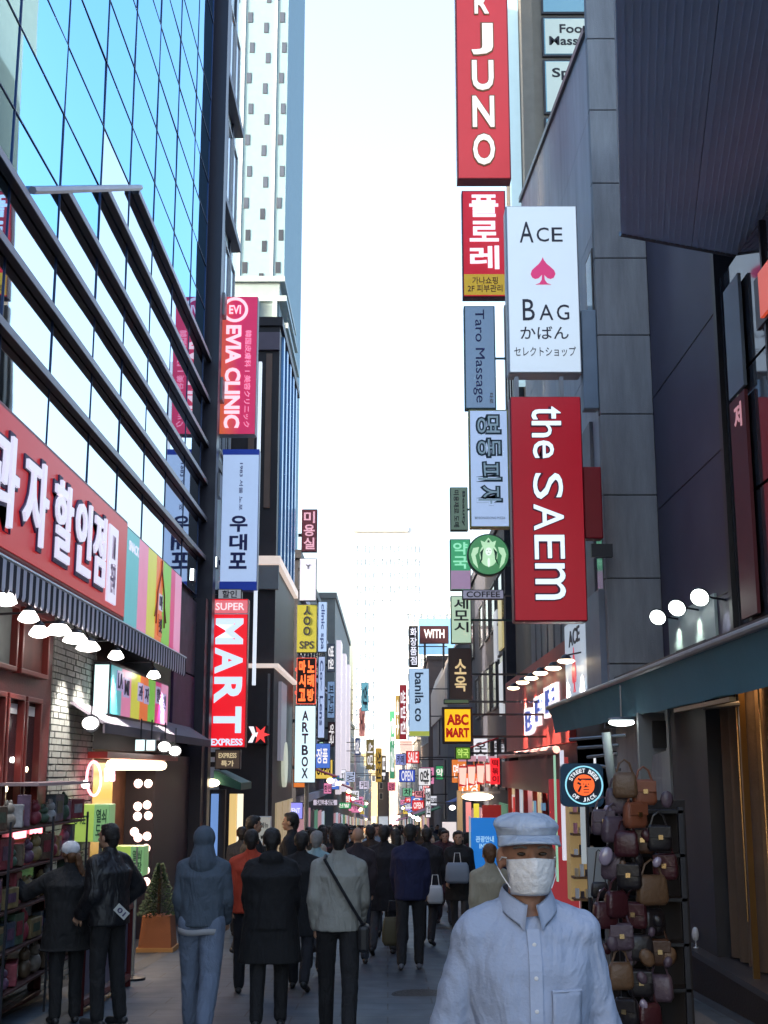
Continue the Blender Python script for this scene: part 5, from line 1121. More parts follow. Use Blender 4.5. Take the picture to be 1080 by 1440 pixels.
# slanting red framed board
t = root('framed_board', 'low red framed board with a grey violet panel leaning along the left pavement', 'board', (-3.0, 15, gz(15)))
def gq(y, z): return (-2.92, y, gz(y)+z)
MB().add([gq(12.7,.16),gq(14.85,.16),gq(14.85,.82),gq(12.7,.78)]+[(v[0]-.03,v[1],v[2]) for v in (gq(12.7,.16),gq(14.85,.16),gq(14.85,.82),gq(12.7,.78))], [(0,1,2,3),(7,6,5,4),(0,4,5,1),(1,5,6,2),(2,6,7,3),(3,7,4,0)]).build('panel', mat('grey_violet_panel', (.16,.15,.22), .5, var=.3, scale=4), t)
for a, b_ in (((12.65,.1),(14.9,.1)),((12.65,.82),(14.9,.86))): MB().tube([gq(*a), gq(*b_)], .05, 6).build('rail', redw, t)
for y in (12.65, 14.9): MB().tube([gq(y,.0), gq(y,.86)], .045, 6).build('post', redw, t)
p = ground_at(186, 1378)
t = root('banner_stand', 'thin banner pole standing on a round black foot beside the red framed board', 'stand', p)
MB().lathe(p, [(.15,0),(.15,.03),(.03,.05),(.02,.06)], 20).build('foot', black, t); MB().tube([p+Vector((0,0,.05)), p+Vector((0,0,1.5))], .012, 6).build('pole', mat('pole_cream', (.4,.36,.28), .5), t)
# planter with small conifer
p = Vector((-3.3, 19.0, gz(19.0)))
t = root('potted_conifer', 'potted conical evergreen in an orange brown square planter', 'potted plant', p)
MB().add([(a*w_, b*w_, z) for z, w_ in ((0,.23),(.05,.24),(.5,.2)) for a, b in ((-1,-1),(1,-1),(1,1),(-1,1))], [(3,2,1,0),(8,9,10,11)]+[(i*4+j, i*4+(j+1)%4, i*4+4+(j+1)%4, i*4+4+j) for i in range(2) for j in range(4)]).build('planter', mat('terracotta_box', (.3,.1,.035), .7, bump=.3), t, local=True, bevel=.01)
MB().box(-.26,.26,-.26,.26,0,.07).build('planter_foot', mat('orange_wood', (.5,.25,.08), .6), t, local=True)  # foot in a brighter orange brown than the planter
MB().tube([(0,0,.45),(0,0,1.0)], .025, 6).build('stem', mat('bark', (.06,.035,.02), .9), t, local=True)
mb = MB()
for i in range(1500):
    h_ = rnd.random()**1.2; rr_ = (.27*(1-h_)+.02)*math.sqrt(rnd.random())*1.05; a = rnd.uniform(0, 6.283); c = Vector((rr_*math.cos(a), rr_*math.sin(a), .48+h_*.72))
    d = Vector((math.cos(a), math.sin(a), rnd.uniform(-.2,.9))).normalized()*.045; s_ = d.orthogonal().normalized()*.012
    mb.add([c, c+d*.5+s_, c+d, c+d*.5-s_], [(0,1,2,3)])
mb.build('foliage', mat('conifer_green', (.02,.055,.022), .7, var=.5, scale=14), t, local=True, kind='stuff')

# hanging lightboxes, small awnings and stall roofs crowding the far street level
FC = [('white',(235,235,245)),('red',(225,50,60)),('green',(60,160,100)),('pink',(235,140,180)),('blue',(80,120,210)),('yellow',(235,200,90)),('violet',(160,140,220)),('orange',(235,130,60))]
words = ['옷','신발','화장품','카페','SALE','김','인삼','떡','COS','안경','커피','빵','OPEN','약','환전','면세']
for k in range(56):
    Y = 38 + k*1.9; side = -1 if k % 2 else 1
    wallx = (-2.95 if side < 0 else (3.3 if Y < 54 else 2.5 if Y < 98 else 2.2)); cn, c = FC[rnd.randrange(8)]
    z = gz(Y)+rnd.uniform(2.5, 4.3); xw = rnd.uniform(.4,.95); hh = rnd.uniform(.3,1.0); xa, xb = sorted((wallx, wallx-side*xw))
    where = '%s side, %s' % ('left' if side < 0 else 'right', 'nearest stretch of the far shops' if Y < 58 else ('middle stretch' if Y < 90 else 'farthest stretch'))
    if k % 3:
        t = root('hanging_lightbox', 'small %s lightbox on the %s, marked %s' % (cn, where, ['low','high'][z-gz(Y) > 3.3]), 'sign', (wallx, Y, z), '%s far lightboxes, %s' % (cn, where))
        MB().box(xa+.03, xb-.03, Y, Y+.15, z, z+hh).build('cabinet', dark, t); MB().box(xa+.05, xb-.05, Y-.012, Y-.001, z+.02, z+hh-.02).build('face_panel', lit('far_'+cn, c, .85), t)
        txt(rnd.choice(words), mat('letter_black', (.02,.02,.03)) if cn in ('white','yellow','pink') else lwh, t, ((xa+xb)/2, Y-.013, z+hh/2), FR('cam'), (xb-xa)*.7, hh*.6, .01, bold=.02)
    else:
        xo = wallx-side*rnd.uniform(.7,1.3)
        t = root('shop_awning', '%s shop awning on the %s' % (cn, where), 'awning', (wallx, Y, z), '%s far awnings, %s' % (cn, where))
        MB().add([(wallx,Y,z),(wallx,Y+2.6,z),(xo,Y+2.6,z-.4),(xo,Y,z-.4),(wallx,Y,z-.04),(wallx,Y+2.6,z-.04),(xo,Y+2.6,z-.44),(xo,Y,z-.44)], [(0,3,2,1),(4,5,6,7),(0,1,5,4),(2,3,7,6),(0,4,7,3),(1,2,6,5)]).build('cover', mat('awn_'+cn, tuple(v*.6 for v in srgb(*c)), .7), t)
        MB().ell((xo+side*.15, Y+.1, z-.55), .12, .12, .09, 8, 6).build('lamp', glow_warm if k % 2 else glow, t)
# ================================================================== PEOPLE
tmpsc = bpy.data.scenes.new('tmp_build')
def remesh(mb, voxel, smooth=6, noise=0, nscale=.1, seed=0):
    """fuse overlapping closed shapes into one continuous surface"""
    me = bpy.data.meshes.new('m'); me.from_pydata(mb.v, [], mb.f); o = bpy.data.objects.new('m', me); tmpsc.collection.objects.link(o)
    r = o.modifiers.new('r', 'REMESH'); r.mode = 'VOXEL'; r.voxel_size = voxel
    s = o.modifiers.new('s', 'SMOOTH'); s.factor = .5; s.iterations = smooth
    if noise:
        key = 'cloth_%g' % nscale
        tx = bpy.data.textures.get(key) or bpy.data.textures.new(key, 'CLOUDS'); tx.noise_scale = nscale; tx.noise_depth = 2
        d = o.modifiers.new('d', 'DISPLACE'); d.texture = tx; d.strength = noise; d.mid_level = .5
    vl = tmpsc.view_layers[0]; vl.update()
    dg = vl.depsgraph
    out = bpy.data.meshes.new_from_object(o.evaluated_get(dg))
    bpy.data.objects.remove(o); bpy.data.meshes.remove(me)
    return out
def obj_from(me, name, m, parent):
    me.shade_smooth(); me.materials.clear(); me.materials.append(m); o = bpy.data.objects.new(name, me); col.objects.link(o); o.parent = parent; return o
def join_meshes(ms):
    v = []; f = []
    for me in ms:
        k = len(v); v += [tuple(x.co) for x in me.vertices]; f += [tuple(i+k for i in p.vertices) for p in me.polygons]; bpy.data.meshes.remove(me)
    me = bpy.data.meshes.new('body'); me.from_pydata(v, [], f); me.update(); return me
skin = mat('skin', (.42,.24,.16), .55, var=.08, scale=12); skin_d = mat('skin_tan', (.26,.13,.085), .55, var=.1, scale=12)
hair_b = mat('black_hair', (.012,.009,.008), .5, var=.5, scale=60, bump=.5, bscale=120); hair_g = mat('grey_hair', (.25,.24,.23), .6, bump=.5, bscale=90); hair_br = mat('brown_hair', (.13,.055,.02), .5, var=.4, scale=50, bump=.5, bscale=100)
def cloth(name, c, rough=.85, bump=.35, bs=18):
    if name in _m: return _m[name]
    m = mat(name, c, rough, var=.16, scale=5, bump=bump*.5, bscale=bs*5); n = m.node_tree.nodes; l = m.node_tree.links
    old = [q for q in n if q.type == 'BUMP'][0]; tc = [q for q in n if q.type == 'TEX_COORD'][0]
    mp = n.new('ShaderNodeMapping'); mp.inputs['Rotation'].default_value = (.4,.5,.2); mp.inputs['Scale'].default_value = (1,1,.45)
    nz = n.new('ShaderNodeTexNoise'); nz.inputs['Scale'].default_value = 7.5; nz.inputs['Detail'].default_value = 2.5; nz.inputs['Distortion'].default_value = 1.3
    bp = n.new('ShaderNodeBump'); bp.inputs['Strength'].default_value = .6; bp.inputs['Distance'].default_value = .06
    l.new(tc.outputs['Object'], mp.inputs[0]); l.new(mp.outputs[0], nz.inputs['Vector']); l.new(nz.outputs['Fac'], bp.inputs['Height']); l.new(bp.outputs['Normal'], old.inputs['Normal'])
    return m
def pose(stride=.3, phase=1, arm=.25, lean=.04, head=(0, 0), elbow=.35, armsL=None, armsR=None, sit=0):
    """joints in metres for a 1.75 m figure that walks towards +Y; phase +1 = right leg forward"""
    J = {}
    J['pel'] = Vector((0,0,.95)); J['chest'] = Vector((0,lean*.7,1.28)); J['neck'] = Vector((0,lean,1.49)); J['head'] = Vector((head[0]*.02, lean+.015+head[1]*.03, 1.635))
    for s, n in ((-1,'L'),(1,'R')):
        f = phase*s*stride
        hip = Vector((s*.095,0,.92)); a = f; thigh = .43; shin = .42
        knee_b = .12 if f > 0 else .45*abs(stride)/.3*.9
        kn = hip + Vector((s*.01, math.sin(a)*thigh, -math.cos(a)*thigh)); a2 = a - knee_b
        an = kn + Vector((0, math.sin(a2)*shin, -math.cos(a2)*shin)); J['hip'+n], J['knee'+n], J['ank'+n] = hip, kn, an
        ft = .05 if f > 0 else -.5*abs(stride)/.3; J['toe'+n] = an + Vector((s*.02, .15*math.cos(ft), -.055 + .15*math.sin(ft))); J['heel'+n] = an + Vector((0, -.05*math.cos(ft), -.055-.05*math.sin(ft)))
        sh = Vector((s*.172, lean*.9, 1.405)); b = -phase*s*arm; el = sh + Vector((s*.034, math.sin(b)*.28, -math.cos(b)*.27)); b2 = b + elbow
        wr_ = el + Vector((-s*.02, math.sin(b2)*.25, -math.cos(b2)*.25)); J['sh'+n], J['el'+n], J['wr'+n] = sh, el, wr_
    if armsL: J['elL'], J['wrL'] = Vector(armsL[0]), Vector(armsL[1])
    if armsR: J['elR'], J['wrR'] = Vector(armsR[0]), Vector(armsR[1])
    lo = min(min(J['toe'+n].z, J['heel'+n].z) for n in 'LR') - .03
    for k in J: J[k].z -= lo
    return J
def hand_mb(mb, wr_, d, side):
    d = d.normalized(); a = d.cross(Vector((0,1,0)) if abs(d.y) < .8 else X).normalized(); palm_n = a; w = d.cross(a).normalized()
    mb.cap(wr_, wr_+d*.07, .026, .034, 10)
    for i, (o, L_) in enumerate(((-.027,.062),(-.009,.07),(.009,.066),(.027,.05))):
        b0 = wr_+d*.075+w*o; curl = palm_n*(-side*.6); m1 = b0+(d+curl*.4).normalized()*L_*.5; m2 = m1+(d*.7+curl*1.1).normalized()*L_*.5
        mb.cap(b0, m1, .0095, .009, 8); mb.cap(m1, m2, .009, .0075, 8)
    t0 = wr_+d*.03+w*.03; t1 = t0+(d*.7+w*.8).normalized()*.035; mb.cap(t0, t1, .013, .011, 8); mb.cap(t1, t1+(d+w*.2-palm_n*side*.4).normalized()*.03, .011, .009, 8)
def person(label, x, Y, height=1.72, rot=0, P=None, top='jacket', topc=None, legc=None, hairs='short', hairc=None, sk=None, shoe=None, wide=1.0, z_off=0, fine=False, group=None, coat_len=.5, hood=False, legw=1.0, hem=.86, extra=None, collar=None, shirt_noise=.012, ell_torso=(.185,.125)):
    """body (one surface), clothes, hair and shoes as its parts; walks away from the camera when rot = 0"""
    J = P or pose(); sk = sk or skin; t = root('person', label, 'person', (x, Y, gz(Y)+z_off), group)
    vb = .007 if fine else .011
    H = J['head']
    # ---- head
    mb = MB(); mb.ell(H+Vector((0,-.005,.025)), .076, .093, .095, 20, 14); mb.ell(H+Vector((0,.025,-.045)), .056, .062, .062, 16, 12); mb.ell(H+Vector((0,.068,-.085)), .024, .02, .018, 10, 8)
    mb.cap(H+Vector((0,.085,.02)), H+Vector((0,.106,-.022)), .009, .015, 8); mb.ell(H+Vector((0,.097,-.058)), .024, .01, .007, 10, 6); mb.ell(H+Vector((0,.095,-.068)), .02, .01, .007, 10, 6)
    for s in (-1,1): mb.ell(H+Vector((s*.078,-.005,-.008)), .011, .02, .033, 10, 8); mb.ell(H+Vector((s*.032,.083,.036)), .022, .01, .008, 8, 6); mb.ell(H+Vector((s*.042,.07,-.02)), .018, .018, .018, 8, 6)
    mb.cap(J['neck']-Vector((0,0,.05)), H+Vector((0,-.012,-.06)), .058, .052, 14)
    parts = [remesh(mb, .006 if fine else .009, 3)]
    mb = MB()
    def torso(mb, k=1.0, z0=-.08, rx=ell_torso[0]*.96, ry=ell_torso[1]):
        C = [(J['pel']+Vector((0,0,z0)), .155*k, .115*k), (J['pel']+Vector((0,0,.08)), .15*k, .11*k), (J['chest']+Vector((0,0,-.1)), rx*.88*k, ry*.95*k), (J['chest']+Vector((0,0,.05)), rx*k, ry*k), (J['shL']*.5+J['shR']*.5+Vector((0,0,-.01)), rx*.9*k, ry*.74*k), (J['neck']+Vector((0,0,-.03 if collar != 'open' else -.055)), .085*k, .07*k)]
        n = 20; kk = len(mb.v)
        for c, a, b in C:
            for j in range(n): q = 2*math.pi*j/n; mb.v.append(tuple(c+Vector((a*math.cos(q), b*math.sin(q), 0))))
        for i in range(len(C)-1):
            for j in range(n): mb.f.append((kk+i*n+j, kk+i*n+(j+1)%n, kk+(i+1)*n+(j+1)%n, kk+(i+1)*n+j))
        mb.f.append(tuple(kk+j for j in reversed(range(n)))); mb.f.append(tuple(kk+(len(C)-1)*n+j for j in range(n)))
    torso(mb, .9); mb.cap(J['neck']-Vector((0,0,.08)), J['neck']+Vector((0,0,.03)), .06, .055, 12)
    for n_ in 'LR':
        mb.cap(J['sh'+n_], J['el'+n_], .048, .04, 10); mb.cap(J['el'+n_], J['wr'+n_], .04, .026, 10); mb.cap(J['hip'+n_], J['knee'+n_], .078, .052, 10); mb.cap(J['knee'+n_], J['ank'+n_], .052, .036, 10)
    parts.append(remesh(mb, .018, 2))
    mb = MB()
    for n_, s in (('L',-1),('R',1)): hand_mb(mb, J['wr'+n_], J['wr'+n_]-J['el'+n_], s)
    parts.append(remesh(mb, .0045, 1))
    body = obj_from(join_meshes(parts), 'body', sk, t)
    for s in (-1,1):
        e = MB().ell(H+Vector((s*.031,.086,.012)), .0125, .008, .0055, 10, 8).build('eye', mat('eye_dark', (.03,.02,.015), .2), body, smooth=True, local=True)
        if fine: MB().tube([H+Vector((s*.016,.092,.029)), H+Vector((s*.033,.091,.033)), H+Vector((s*.052,.078,.028))], .0035, 5).build('eyebrow', hairc or hair_b, body, smooth=True, local=True)
    # ---- clothes
    topc = topc or cloth('cloth_black', (.012,.012,.014)); legc = legc or cloth('cloth_dark', (.015,.015,.018))
    ar = {'shirt': (.066,.057,.046), 'jacket': (.078,.068,.056), 'coat': (.088,.078,.064), 'puffer': (.10,.095,.07)}[top]
    k = {'shirt': 1.08, 'jacket': 1.2, 'coat': 1.35, 'puffer': 1.45}[top]*wide
    mb = MB(); torso(mb, k, hem-.95)
    if top == 'coat':
        n = 20; kk = len(mb.v)
        for z_, a, b in ((coat_len, .25*wide, .19), (.7, .235*wide, .18), (.98, .21*wide, .165)):
            for j in range(n): q = 2*math.pi*j/n; mb.v.append((a*math.cos(q)*(1+.03*math.sin(5*q)), b*math.sin(q)*(1+.03*math.sin(7*q)), z_))
        for i in range(2):
            for j in range(n): mb.f.append((kk+i*n+j, kk+i*n+(j+1)%n, kk+(i+1)*n+(j+1)%n, kk+(i+1)*n+j))
        mb.f.append(tuple(kk+j for j in reversed(range(n)))); mb.f.append(tuple(kk+2*n+j for j in range(n)))
    for n_ in 'LR':
        w_ = J['el'+n_] + (J['wr'+n_]-J['el'+n_])*.93
        mb.cap(J['sh'+n_]-Vector((0,0,.01)), J['el'+n_], ar[0], ar[1], 14); mb.cap(J['el'+n_], w_, ar[1]*1.02, ar[2], 14); s_ = -1 if n_ == 'L' else 1
        mb.cap(J['neck']+Vector((s_*.045,-.005,-.045)) if collar == 'open' else J['neck']+Vector((0,-.01,-.015)), J['sh'+n_]+Vector((0,0,.0)), .05 if collar == 'open' else .066, ar[0]*.86, 12)
        if top == 'puffer':
            for q in (.15,.4,.65,.9): c = J['sh'+n_].lerp(J['el'+n_], q); mb.ell(c, .1, .1, .05, 12, 8)
    if collar != 'open': mb.cap(J['neck']-Vector((0,.01,.03)), J['neck']+Vector((0,-.008,.02)), .082, .07, 14)
    if hood == 'down': mb.ell(J['neck']+Vector((0,-.085,-.01)), .12, .055, .085, 14, 10)
    jk = obj_from(remesh(mb, vb+.003, 5 if top != 'coat' else 4, shirt_noise, .11), {'shirt':'shirt','jacket':'jacket','coat':'coat','puffer':'padded_jacket'}[top], topc, t)
    if hood == 'up':
        mb = MB(); mb.ell(H+Vector((0,-.02,.022)), .102, .115, .112, 18, 12); mb.cap(H+Vector((0,-.03,-.05)), J['neck']+Vector((0,-.03,-.05)), .092, .135, 14)
        hd = remesh(mb, .012, 4, .008, .08); obj_from(hd, 'hood', topc, t)
    # trousers
    mb = MB(); mb.ell(J['pel']+Vector((0,0,-.01)), .165, .125, .12, 18, 12)
    for n_ in 'LR':
        d = (J['ank'+n_]-J['knee'+n_]).normalized(); mb.cap(J['hip'+n_], J['knee'+n_], .098*legw, .075*legw, 14); mb.cap(J['knee'+n_], J['ank'+n_]-d*.0, .074*legw, .062*legw, 14)
    obj_from(remesh(mb, vb+.004, 4, .012, .1), 'trousers', legc, t)
    shoe = shoe or mat('shoe_black', (.02,.02,.022), .5)
    for n_ in 'LR':
        mb = MB(); a, b = J['heel'+n_], J['toe'+n_]; mb.cap(a, b, .036, .034, 12); mb.cap(J['ank'+n_]-Vector((0,0,.02)), a.lerp(b,.25), .042, .04, 12); obj_from(remesh(mb, .009, 2), 'shoe', shoe, t)
    # hair
    hc = hairc or hair_b
    if hairs and hood != 'up':
        mb = MB()
        if hairs in ('short', 'long', 'bun'):
            mb.ell(H+Vector((0,-.022,.035)), .088, .092, .098, 18, 12); mb.cap(H+Vector((0,-.06,.0)), H+Vector((0,-.055,-.055)), .062, .05, 12)
            for s in (-1,1): mb.ell(H+Vector((s*.055,-.02,.03)), .03, .06, .06, 10, 8)
            mb.ell(H+Vector((.01,.03,.085)), .065, .058, .038, 12, 8)
        if hairs == 'long': mb.cap(H+Vector((0,-.06,-.03)), J['neck']+Vector((0,-.09,-.16)), .085, .075, 14)
        if hairs == 'bun': mb.ell(H+Vector((0,-.12,-.02)), .045, .045, .05, 12, 8)
        if hairs == 'fringe': mb.cap(H+Vector((0,-.07,-.02)), H+Vector((0,-.06,-.05)), .055, .045, 12); [mb.ell(H+Vector((s*.07,-.035,-.005)), .016, .045, .03, 8, 6) for s in (-1,1)]
        obj_from(remesh(mb, .009, 2, .012, .03), 'hair', hc, t)
    t.scale = (height/1.76,)*3; t.rotation_euler = (0,0,rot)
    if extra: extra(t, J)
    return t, J
def px_person(px, Y): return at(px, 1250, Y).x

# ---- the masked man in the foreground, walking towards the camera
Yb = 3.95
shirtc = cloth('pale_blue_cotton', (.25,.30,.42), .8, .35, 22); capc = cloth('pale_blue_canvas', (.32,.37,.46), .8, .4, 70)
P = pose(.22, -1, .08, .03, elbow=.2, armsL=((-.222,-.02,1.16),(-.255,.05,.92)), armsR=((.222,-.02,1.16),(.255,.05,.92)))
for k_ in ('shL','shR'): P[k_].z += .02; P[k_].x *= .88
P['neck'].z += .028; P['head'].z -= .006
def man_extra(t, J):
    H = J['head']
    # collar, placket, pocket, buttons
    cl = mat('collar_cotton', (.27,.32,.44), .8, bump=.2)
    nk = J['neck']
    for s in (-1,1):
        mb = MB(); pts = []
        ring = [(-.2,-.09),(.5,-.085),(1.05,-.05),(1.5,.02),(1.75,.075)]
        top_ = []; bot = []
        for q in range(9):
            a = -math.pi/2 + q/8*math.pi*.93      # from back centre round to the front
            x_ = s*math.cos(a)*.078; y_ = math.sin(a)*.078*.98
            op = (q/8)**2
            top_.append(nk+Vector((x_*(1-.25*op), y_+.012*op, .042-.06*op))); bot.append(nk+Vector((x_*1.16+s*.006*op, y_*1.16+.012*op, -.005-.085*op)))
        n = len(top_)
        V_ = top_+bot+[p+Vector((s*.0,0,-.004))*1 - (p-nk).normalized()*.006 for p in top_]+[p-(p-nk).normalized()*.006 for p in bot]
        Fc = []
        for i in range(n-1): Fc += [(i,i+1,n+i+1,n+i),(2*n+i+1,2*n+i,3*n+i,3*n+i+1),(i+1,i,2*n+i,2*n+i+1),(n+i,n+i+1,3*n+i+1,3*n+i)]
        Fc += [(n-1,2*n-1,4*n-1,3*n-1)]
        o = mb.add(V_, Fc).build('collar', cl, t, smooth=True, local=True)
        sb = o.modifiers.new('s','SUBSURF'); sb.levels = 1; sb.render_levels = 1
    def front(x_, z_):     # distance of the shirt front
        q = max(0, 1-(x_/.215)**2); return math.sqrt(q)
    chest_y = J['chest'].y
    dl = bpy.data.objects  # placket follows the shirt surface by ray cast
    sh = [c for c in t.children if c.name.startswith('shirt')][0]
    tmpo = bpy.data.objects.new('rc', sh.data); tmpsc.collection.objects.link(tmpo); tmpsc.view_layers[0].update()
    oe = tmpo.evaluated_get(tmpsc.view_layers[0].depsgraph)
    def surf(x_, z_):
        h, p, nn, i = oe.ray_cast(Vector((x_, 1, z_)), Vector((0,-1,0))); return (p.y if h else .15)
    zt_ = J['neck'].z-.085
    mb = MB(); n = 26
    for i in range(n):
        z_ = zt_ - i*.022
        for x_, o_ in ((-.018,.0),(-.018,.006),(.018,.006),(.018,.0)): mb.v.append((x_, surf(x_, z_)+o_, z_))
    for i in range(n-1):
        for a in range(3): mb.f.append((i*4+a, i*4+a+1, i*4+5+a, i*4+4+a))
    mb.build('placket', cl, t, local=True)
    for i in range(6):
        z_ = zt_-.04-i*.088; MB().lathe((0, surf(0, z_)+.005, z_), [(.0055,0),(.006,.002),(.004,.003)], 10, Y_).build('button', mat('button_pale', (.5,.5,.52), .3), t, local=True)
    mb = MB(); x0, x1, z0, z1 = -.135, -.045, zt_-.29, zt_-.165; N = 8
    for j in range(N+1):
        for i in range(N+1): x_ = x0+(x1-x0)*i/N; z_ = z0+(z1-z0)*j/N - (0 if j else .015*(1-abs(i/N-.5)*2)*-1*-1); mb.v.append((x_, surf(x_, z_)+.0045, z_))
    for j in range(N):
        for i in range(N): k = j*(N+1)+i; mb.f.append((k, k+1, k+N+2, k+N+1))
    pk = mb.build('pocket', shirtc, t, smooth=True, local=True); so_ = pk.modifiers.new('t','SOLIDIFY'); so_.thickness = .004
    MB().tube([(x0, surf(x0,z1)+.007, z1), ((x0+x1)/2, surf((x0+x1)/2,z1)+.008, z1), (x1, surf(x1,z1)+.007, z1)], .004, 6).build('pocket_hem', cl, pk, local=True)
    bpy.data.objects.remove(tmpo)
    # face mask
    mb = MB(); N = 16; M_ = 10
    for j in range(M_+1):
        v = j/M_; z_ = -.004 - v*.1
        for i in range(N+1):
            u = (i/N-.5)*2; xw = .071*(1-.22*v**2.2); x_ = u*xw
            bulge = .123 - .060*abs(u)**2.3 + .014*math.exp(-(u/.22)**2)*math.exp(-((v-.22)/.3)**2) - .03*v**3 + .0015*math.sin(v*22)
            mb.v.append((H.x+x_, H.y+bulge, H.z+z_+.008*(1-abs(u))*(1-v)))
    for j in range(M_):
        for i in range(N): k = j*(N+1)+i; mb.f.append((k, k+N+1, k+N+2, k+1))
    mk = mb.build('face_mask', mat('mask_white', (.6,.6,.62), .8, bump=.4, bscale=60), t, smooth=True, local=True); so_ = mk.modifiers.new('t','SOLIDIFY'); so_.thickness = .002; so_.offset = 1
    for s in (-1,1):
        for dz in (.0, -.085): MB().tube([H+Vector((s*.07*(1 if dz > -.05 else .85), .06, dz)), H+Vector((s*.079, .03, -.0 + dz*.6)), H+Vector((s*.085, -.01, -.02+dz*.12))], .0018, 5).build('ear_loop', white, mk, local=True)
    # cap: crown, band, peak
    mb = MB(); n = 28
    prof = [(-.002,.087,.101,0),(.02,.09,.104,0),(.028,.097,.113,-.002),(.042,.096,.113,-.006),(.056,.083,.098,-.01),(.066,.058,.07,-.014),(.070,.025,.03,-.016)]
    cz = .056
    for h_, a, b, dy in prof:
        for j in range(n): q = 2*math.pi*j/n; mb.v.append((H.x+a*math.cos(q)*(1+.012*math.sin(5*q+h_*40)), H.y-.002+dy+b*math.sin(q), H.z+cz+h_*.95+.004*math.sin(q*3+h_*60)))
    for i in range(len(prof)-1):
        for j in range(n): mb.f.append((i*n+j, i*n+(j+1)%n, (i+1)*n+(j+1)%n, (i+1)*n+j))
    mb.f.append(tuple((len(prof)-1)*n+j for j in range(n)))
    cp = mb.build('cap', capc, t, smooth=True, local=True); so_ = cp.modifiers.new('t','SOLIDIFY'); so_.thickness = .003; sb = cp.modifiers.new('s','SUBSURF'); sb.levels = sb.render_levels = 2
    tx = bpy.data.textures.get('cap_c') or bpy.data.textures.new('cap_c', 'CLOUDS'); tx.noise_scale = .035; dd = cp.modifiers.new('d','DISPLACE'); dd.texture = tx; dd.strength = .004; dd.mid_level = .5
    mb = MB(); N = 16; Mm = 6
    for j in range(Mm+1):
        v = j/Mm
        for i in range(N+1):
            a = math.pi*(.11+.78*i/N); ex = v*(.062*math.sin(math.pi*i/N)**.7)
            mb.v.append((H.x+math.cos(a)*(.092+ex*.35), H.y+math.sin(a)*(.104+ex*1.0), H.z+cz+.004 - v*.016*1 - .014*v*abs(math.cos(a))**2*1.3 + .0))
    for j in range(Mm):
        for i in range(N): k = j*(N+1)+i; mb.f.append((k, k+1, k+N+2, k+N+1))
    pk_ = mb.build('peak', capc, cp, smooth=True, local=True); so_ = pk_.modifiers.new('t','SOLIDIFY'); so_.thickness = .005
    MB().tube([(H.x+.0935*math.cos(a), H.y-.002+.1075*math.sin(a), H.z+cz+.03) for a in [math.pi*2*i/28 for i in range(29)]], .0018, 5).build('seam', cl, cp, local=True)
person('man in a pale blue shirt, flat cap and white face mask walking towards the camera', px_person(738, Yb), Yb, 1.79, R(180)+R(4), P, 'shirt', shirtc, cloth('grey_trousers', (.06,.06,.07)), 'fringe', hair_g, skin_d, fine=True, extra=man_extra, collar='open', wide=.97, hem=.8, shirt_noise=.022, ell_torso=(.19,.128))

# ---- near walkers
def hem_band(m, w_=.19, d=.135, z=.93, h=.06):
    def f(t, J):
        zz = J['pel'].z + z
        mb = MB(); n = 28
        for z_ in (zz, zz+h):
            for j in range(n): q = 2*math.pi*j/n; mb.v.append((w_*math.cos(q), d*math.sin(q)+.005, z_+.006*math.sin(4*q)))
        for j in range(n): mb.f.append((j,(j+1)%n,n+(j+1)%n,n+j))
        o = mb.build('shirt_hem', m, t, smooth=True, local=True); s = o.modifiers.new('t','SOLIDIFY'); s.thickness = .008
    return f
person('person in a blue grey hooded top with hood up and loose faded jeans', px_person(285,11.6), 11.6, 1.74, R(-3), pose(.24,-1,.08,.02,elbow=.5), 'jacket', cloth('blue_grey_fleece', (.075,.10,.135)), cloth('faded_denim', (.15,.19,.27), bump=.5), None, hood='up', legw=1.25, wide=1.08, shoe=mat('grey_trainer', (.2,.2,.22), .5), hem=.9, shirt_noise=.016, extra=hem_band(mat('shirt_hem_grey', (.35,.35,.37), .8), .212, .172, -.115, .05), fine=True)
person('person in a wide black knee length coat walking away in the middle left', px_person(381,11.9), 11.9, 1.70, R(2), pose(.12,1,.05,.02,elbow=.55), 'coat', cloth('black_wool', (.008,.008,.01)), cloth('cloth_black', (.01,.01,.012)), 'short', wide=1.22, coat_len=.58, hood='down', fine=True)
def strap(t, J):
    sh = J['neck'].z
    pts = []
    for i in range(15):
        q = i/14; x_ = -.115+.32*q; z_ = sh-.02-.52*q; pts.append((x_, -.135-.035*math.sin(q*math.pi)+.05*max(0,q-.75)*4*.3, z_))
    pts = [(-.1,.06,sh-.02), (-.11,-.05,sh+.01)]+pts+[(.225,-.02,sh-.56)]
    s = MB().tube(pts, .014, 6).build('bag_strap', black, t, local=True)
    bag = MB().box(.17,.27,-.14,.1,sh-.78,sh-.56).build('shoulder_bag', mat('bag_black', (.012,.012,.015), .5), t, bevel=.03, local=True)
person('man in a pale cream jacket with a black cross body strap and black trousers', px_person(476,11.3), 11.3, 1.76, 0, pose(.26,-1,.18,.03,elbow=.45), 'jacket', cloth('cream_jacket', (.28,.28,.255)), cloth('cloth_black', (0,0,0)), 'short', wide=1.06, shoe=mat('grey_trainer', (0,0,0)), hem=.88, extra=strap, shirt_noise=.018, fine=True)
person('person in a navy jacket and dark trousers walking away right of centre', px_person(577,16.6), 16.6, 1.74, R(-4), pose(.12,1,.1,.02), 'jacket', cloth('navy_cloth', (.012,.014,.055)), cloth('cloth_dark', (.015,.015,.018)), 'short', wide=1.12, hem=.82, shoe=mat('pale_sole_shoe', (.12,.12,.14), .5))
p = Vector((px_person(548,16.9)+.05, 16.7, gz(16.7)+.62))
t = root('tote_bag', 'dark and yellow tote bag carried low beside the person in navy', 'bag', p)
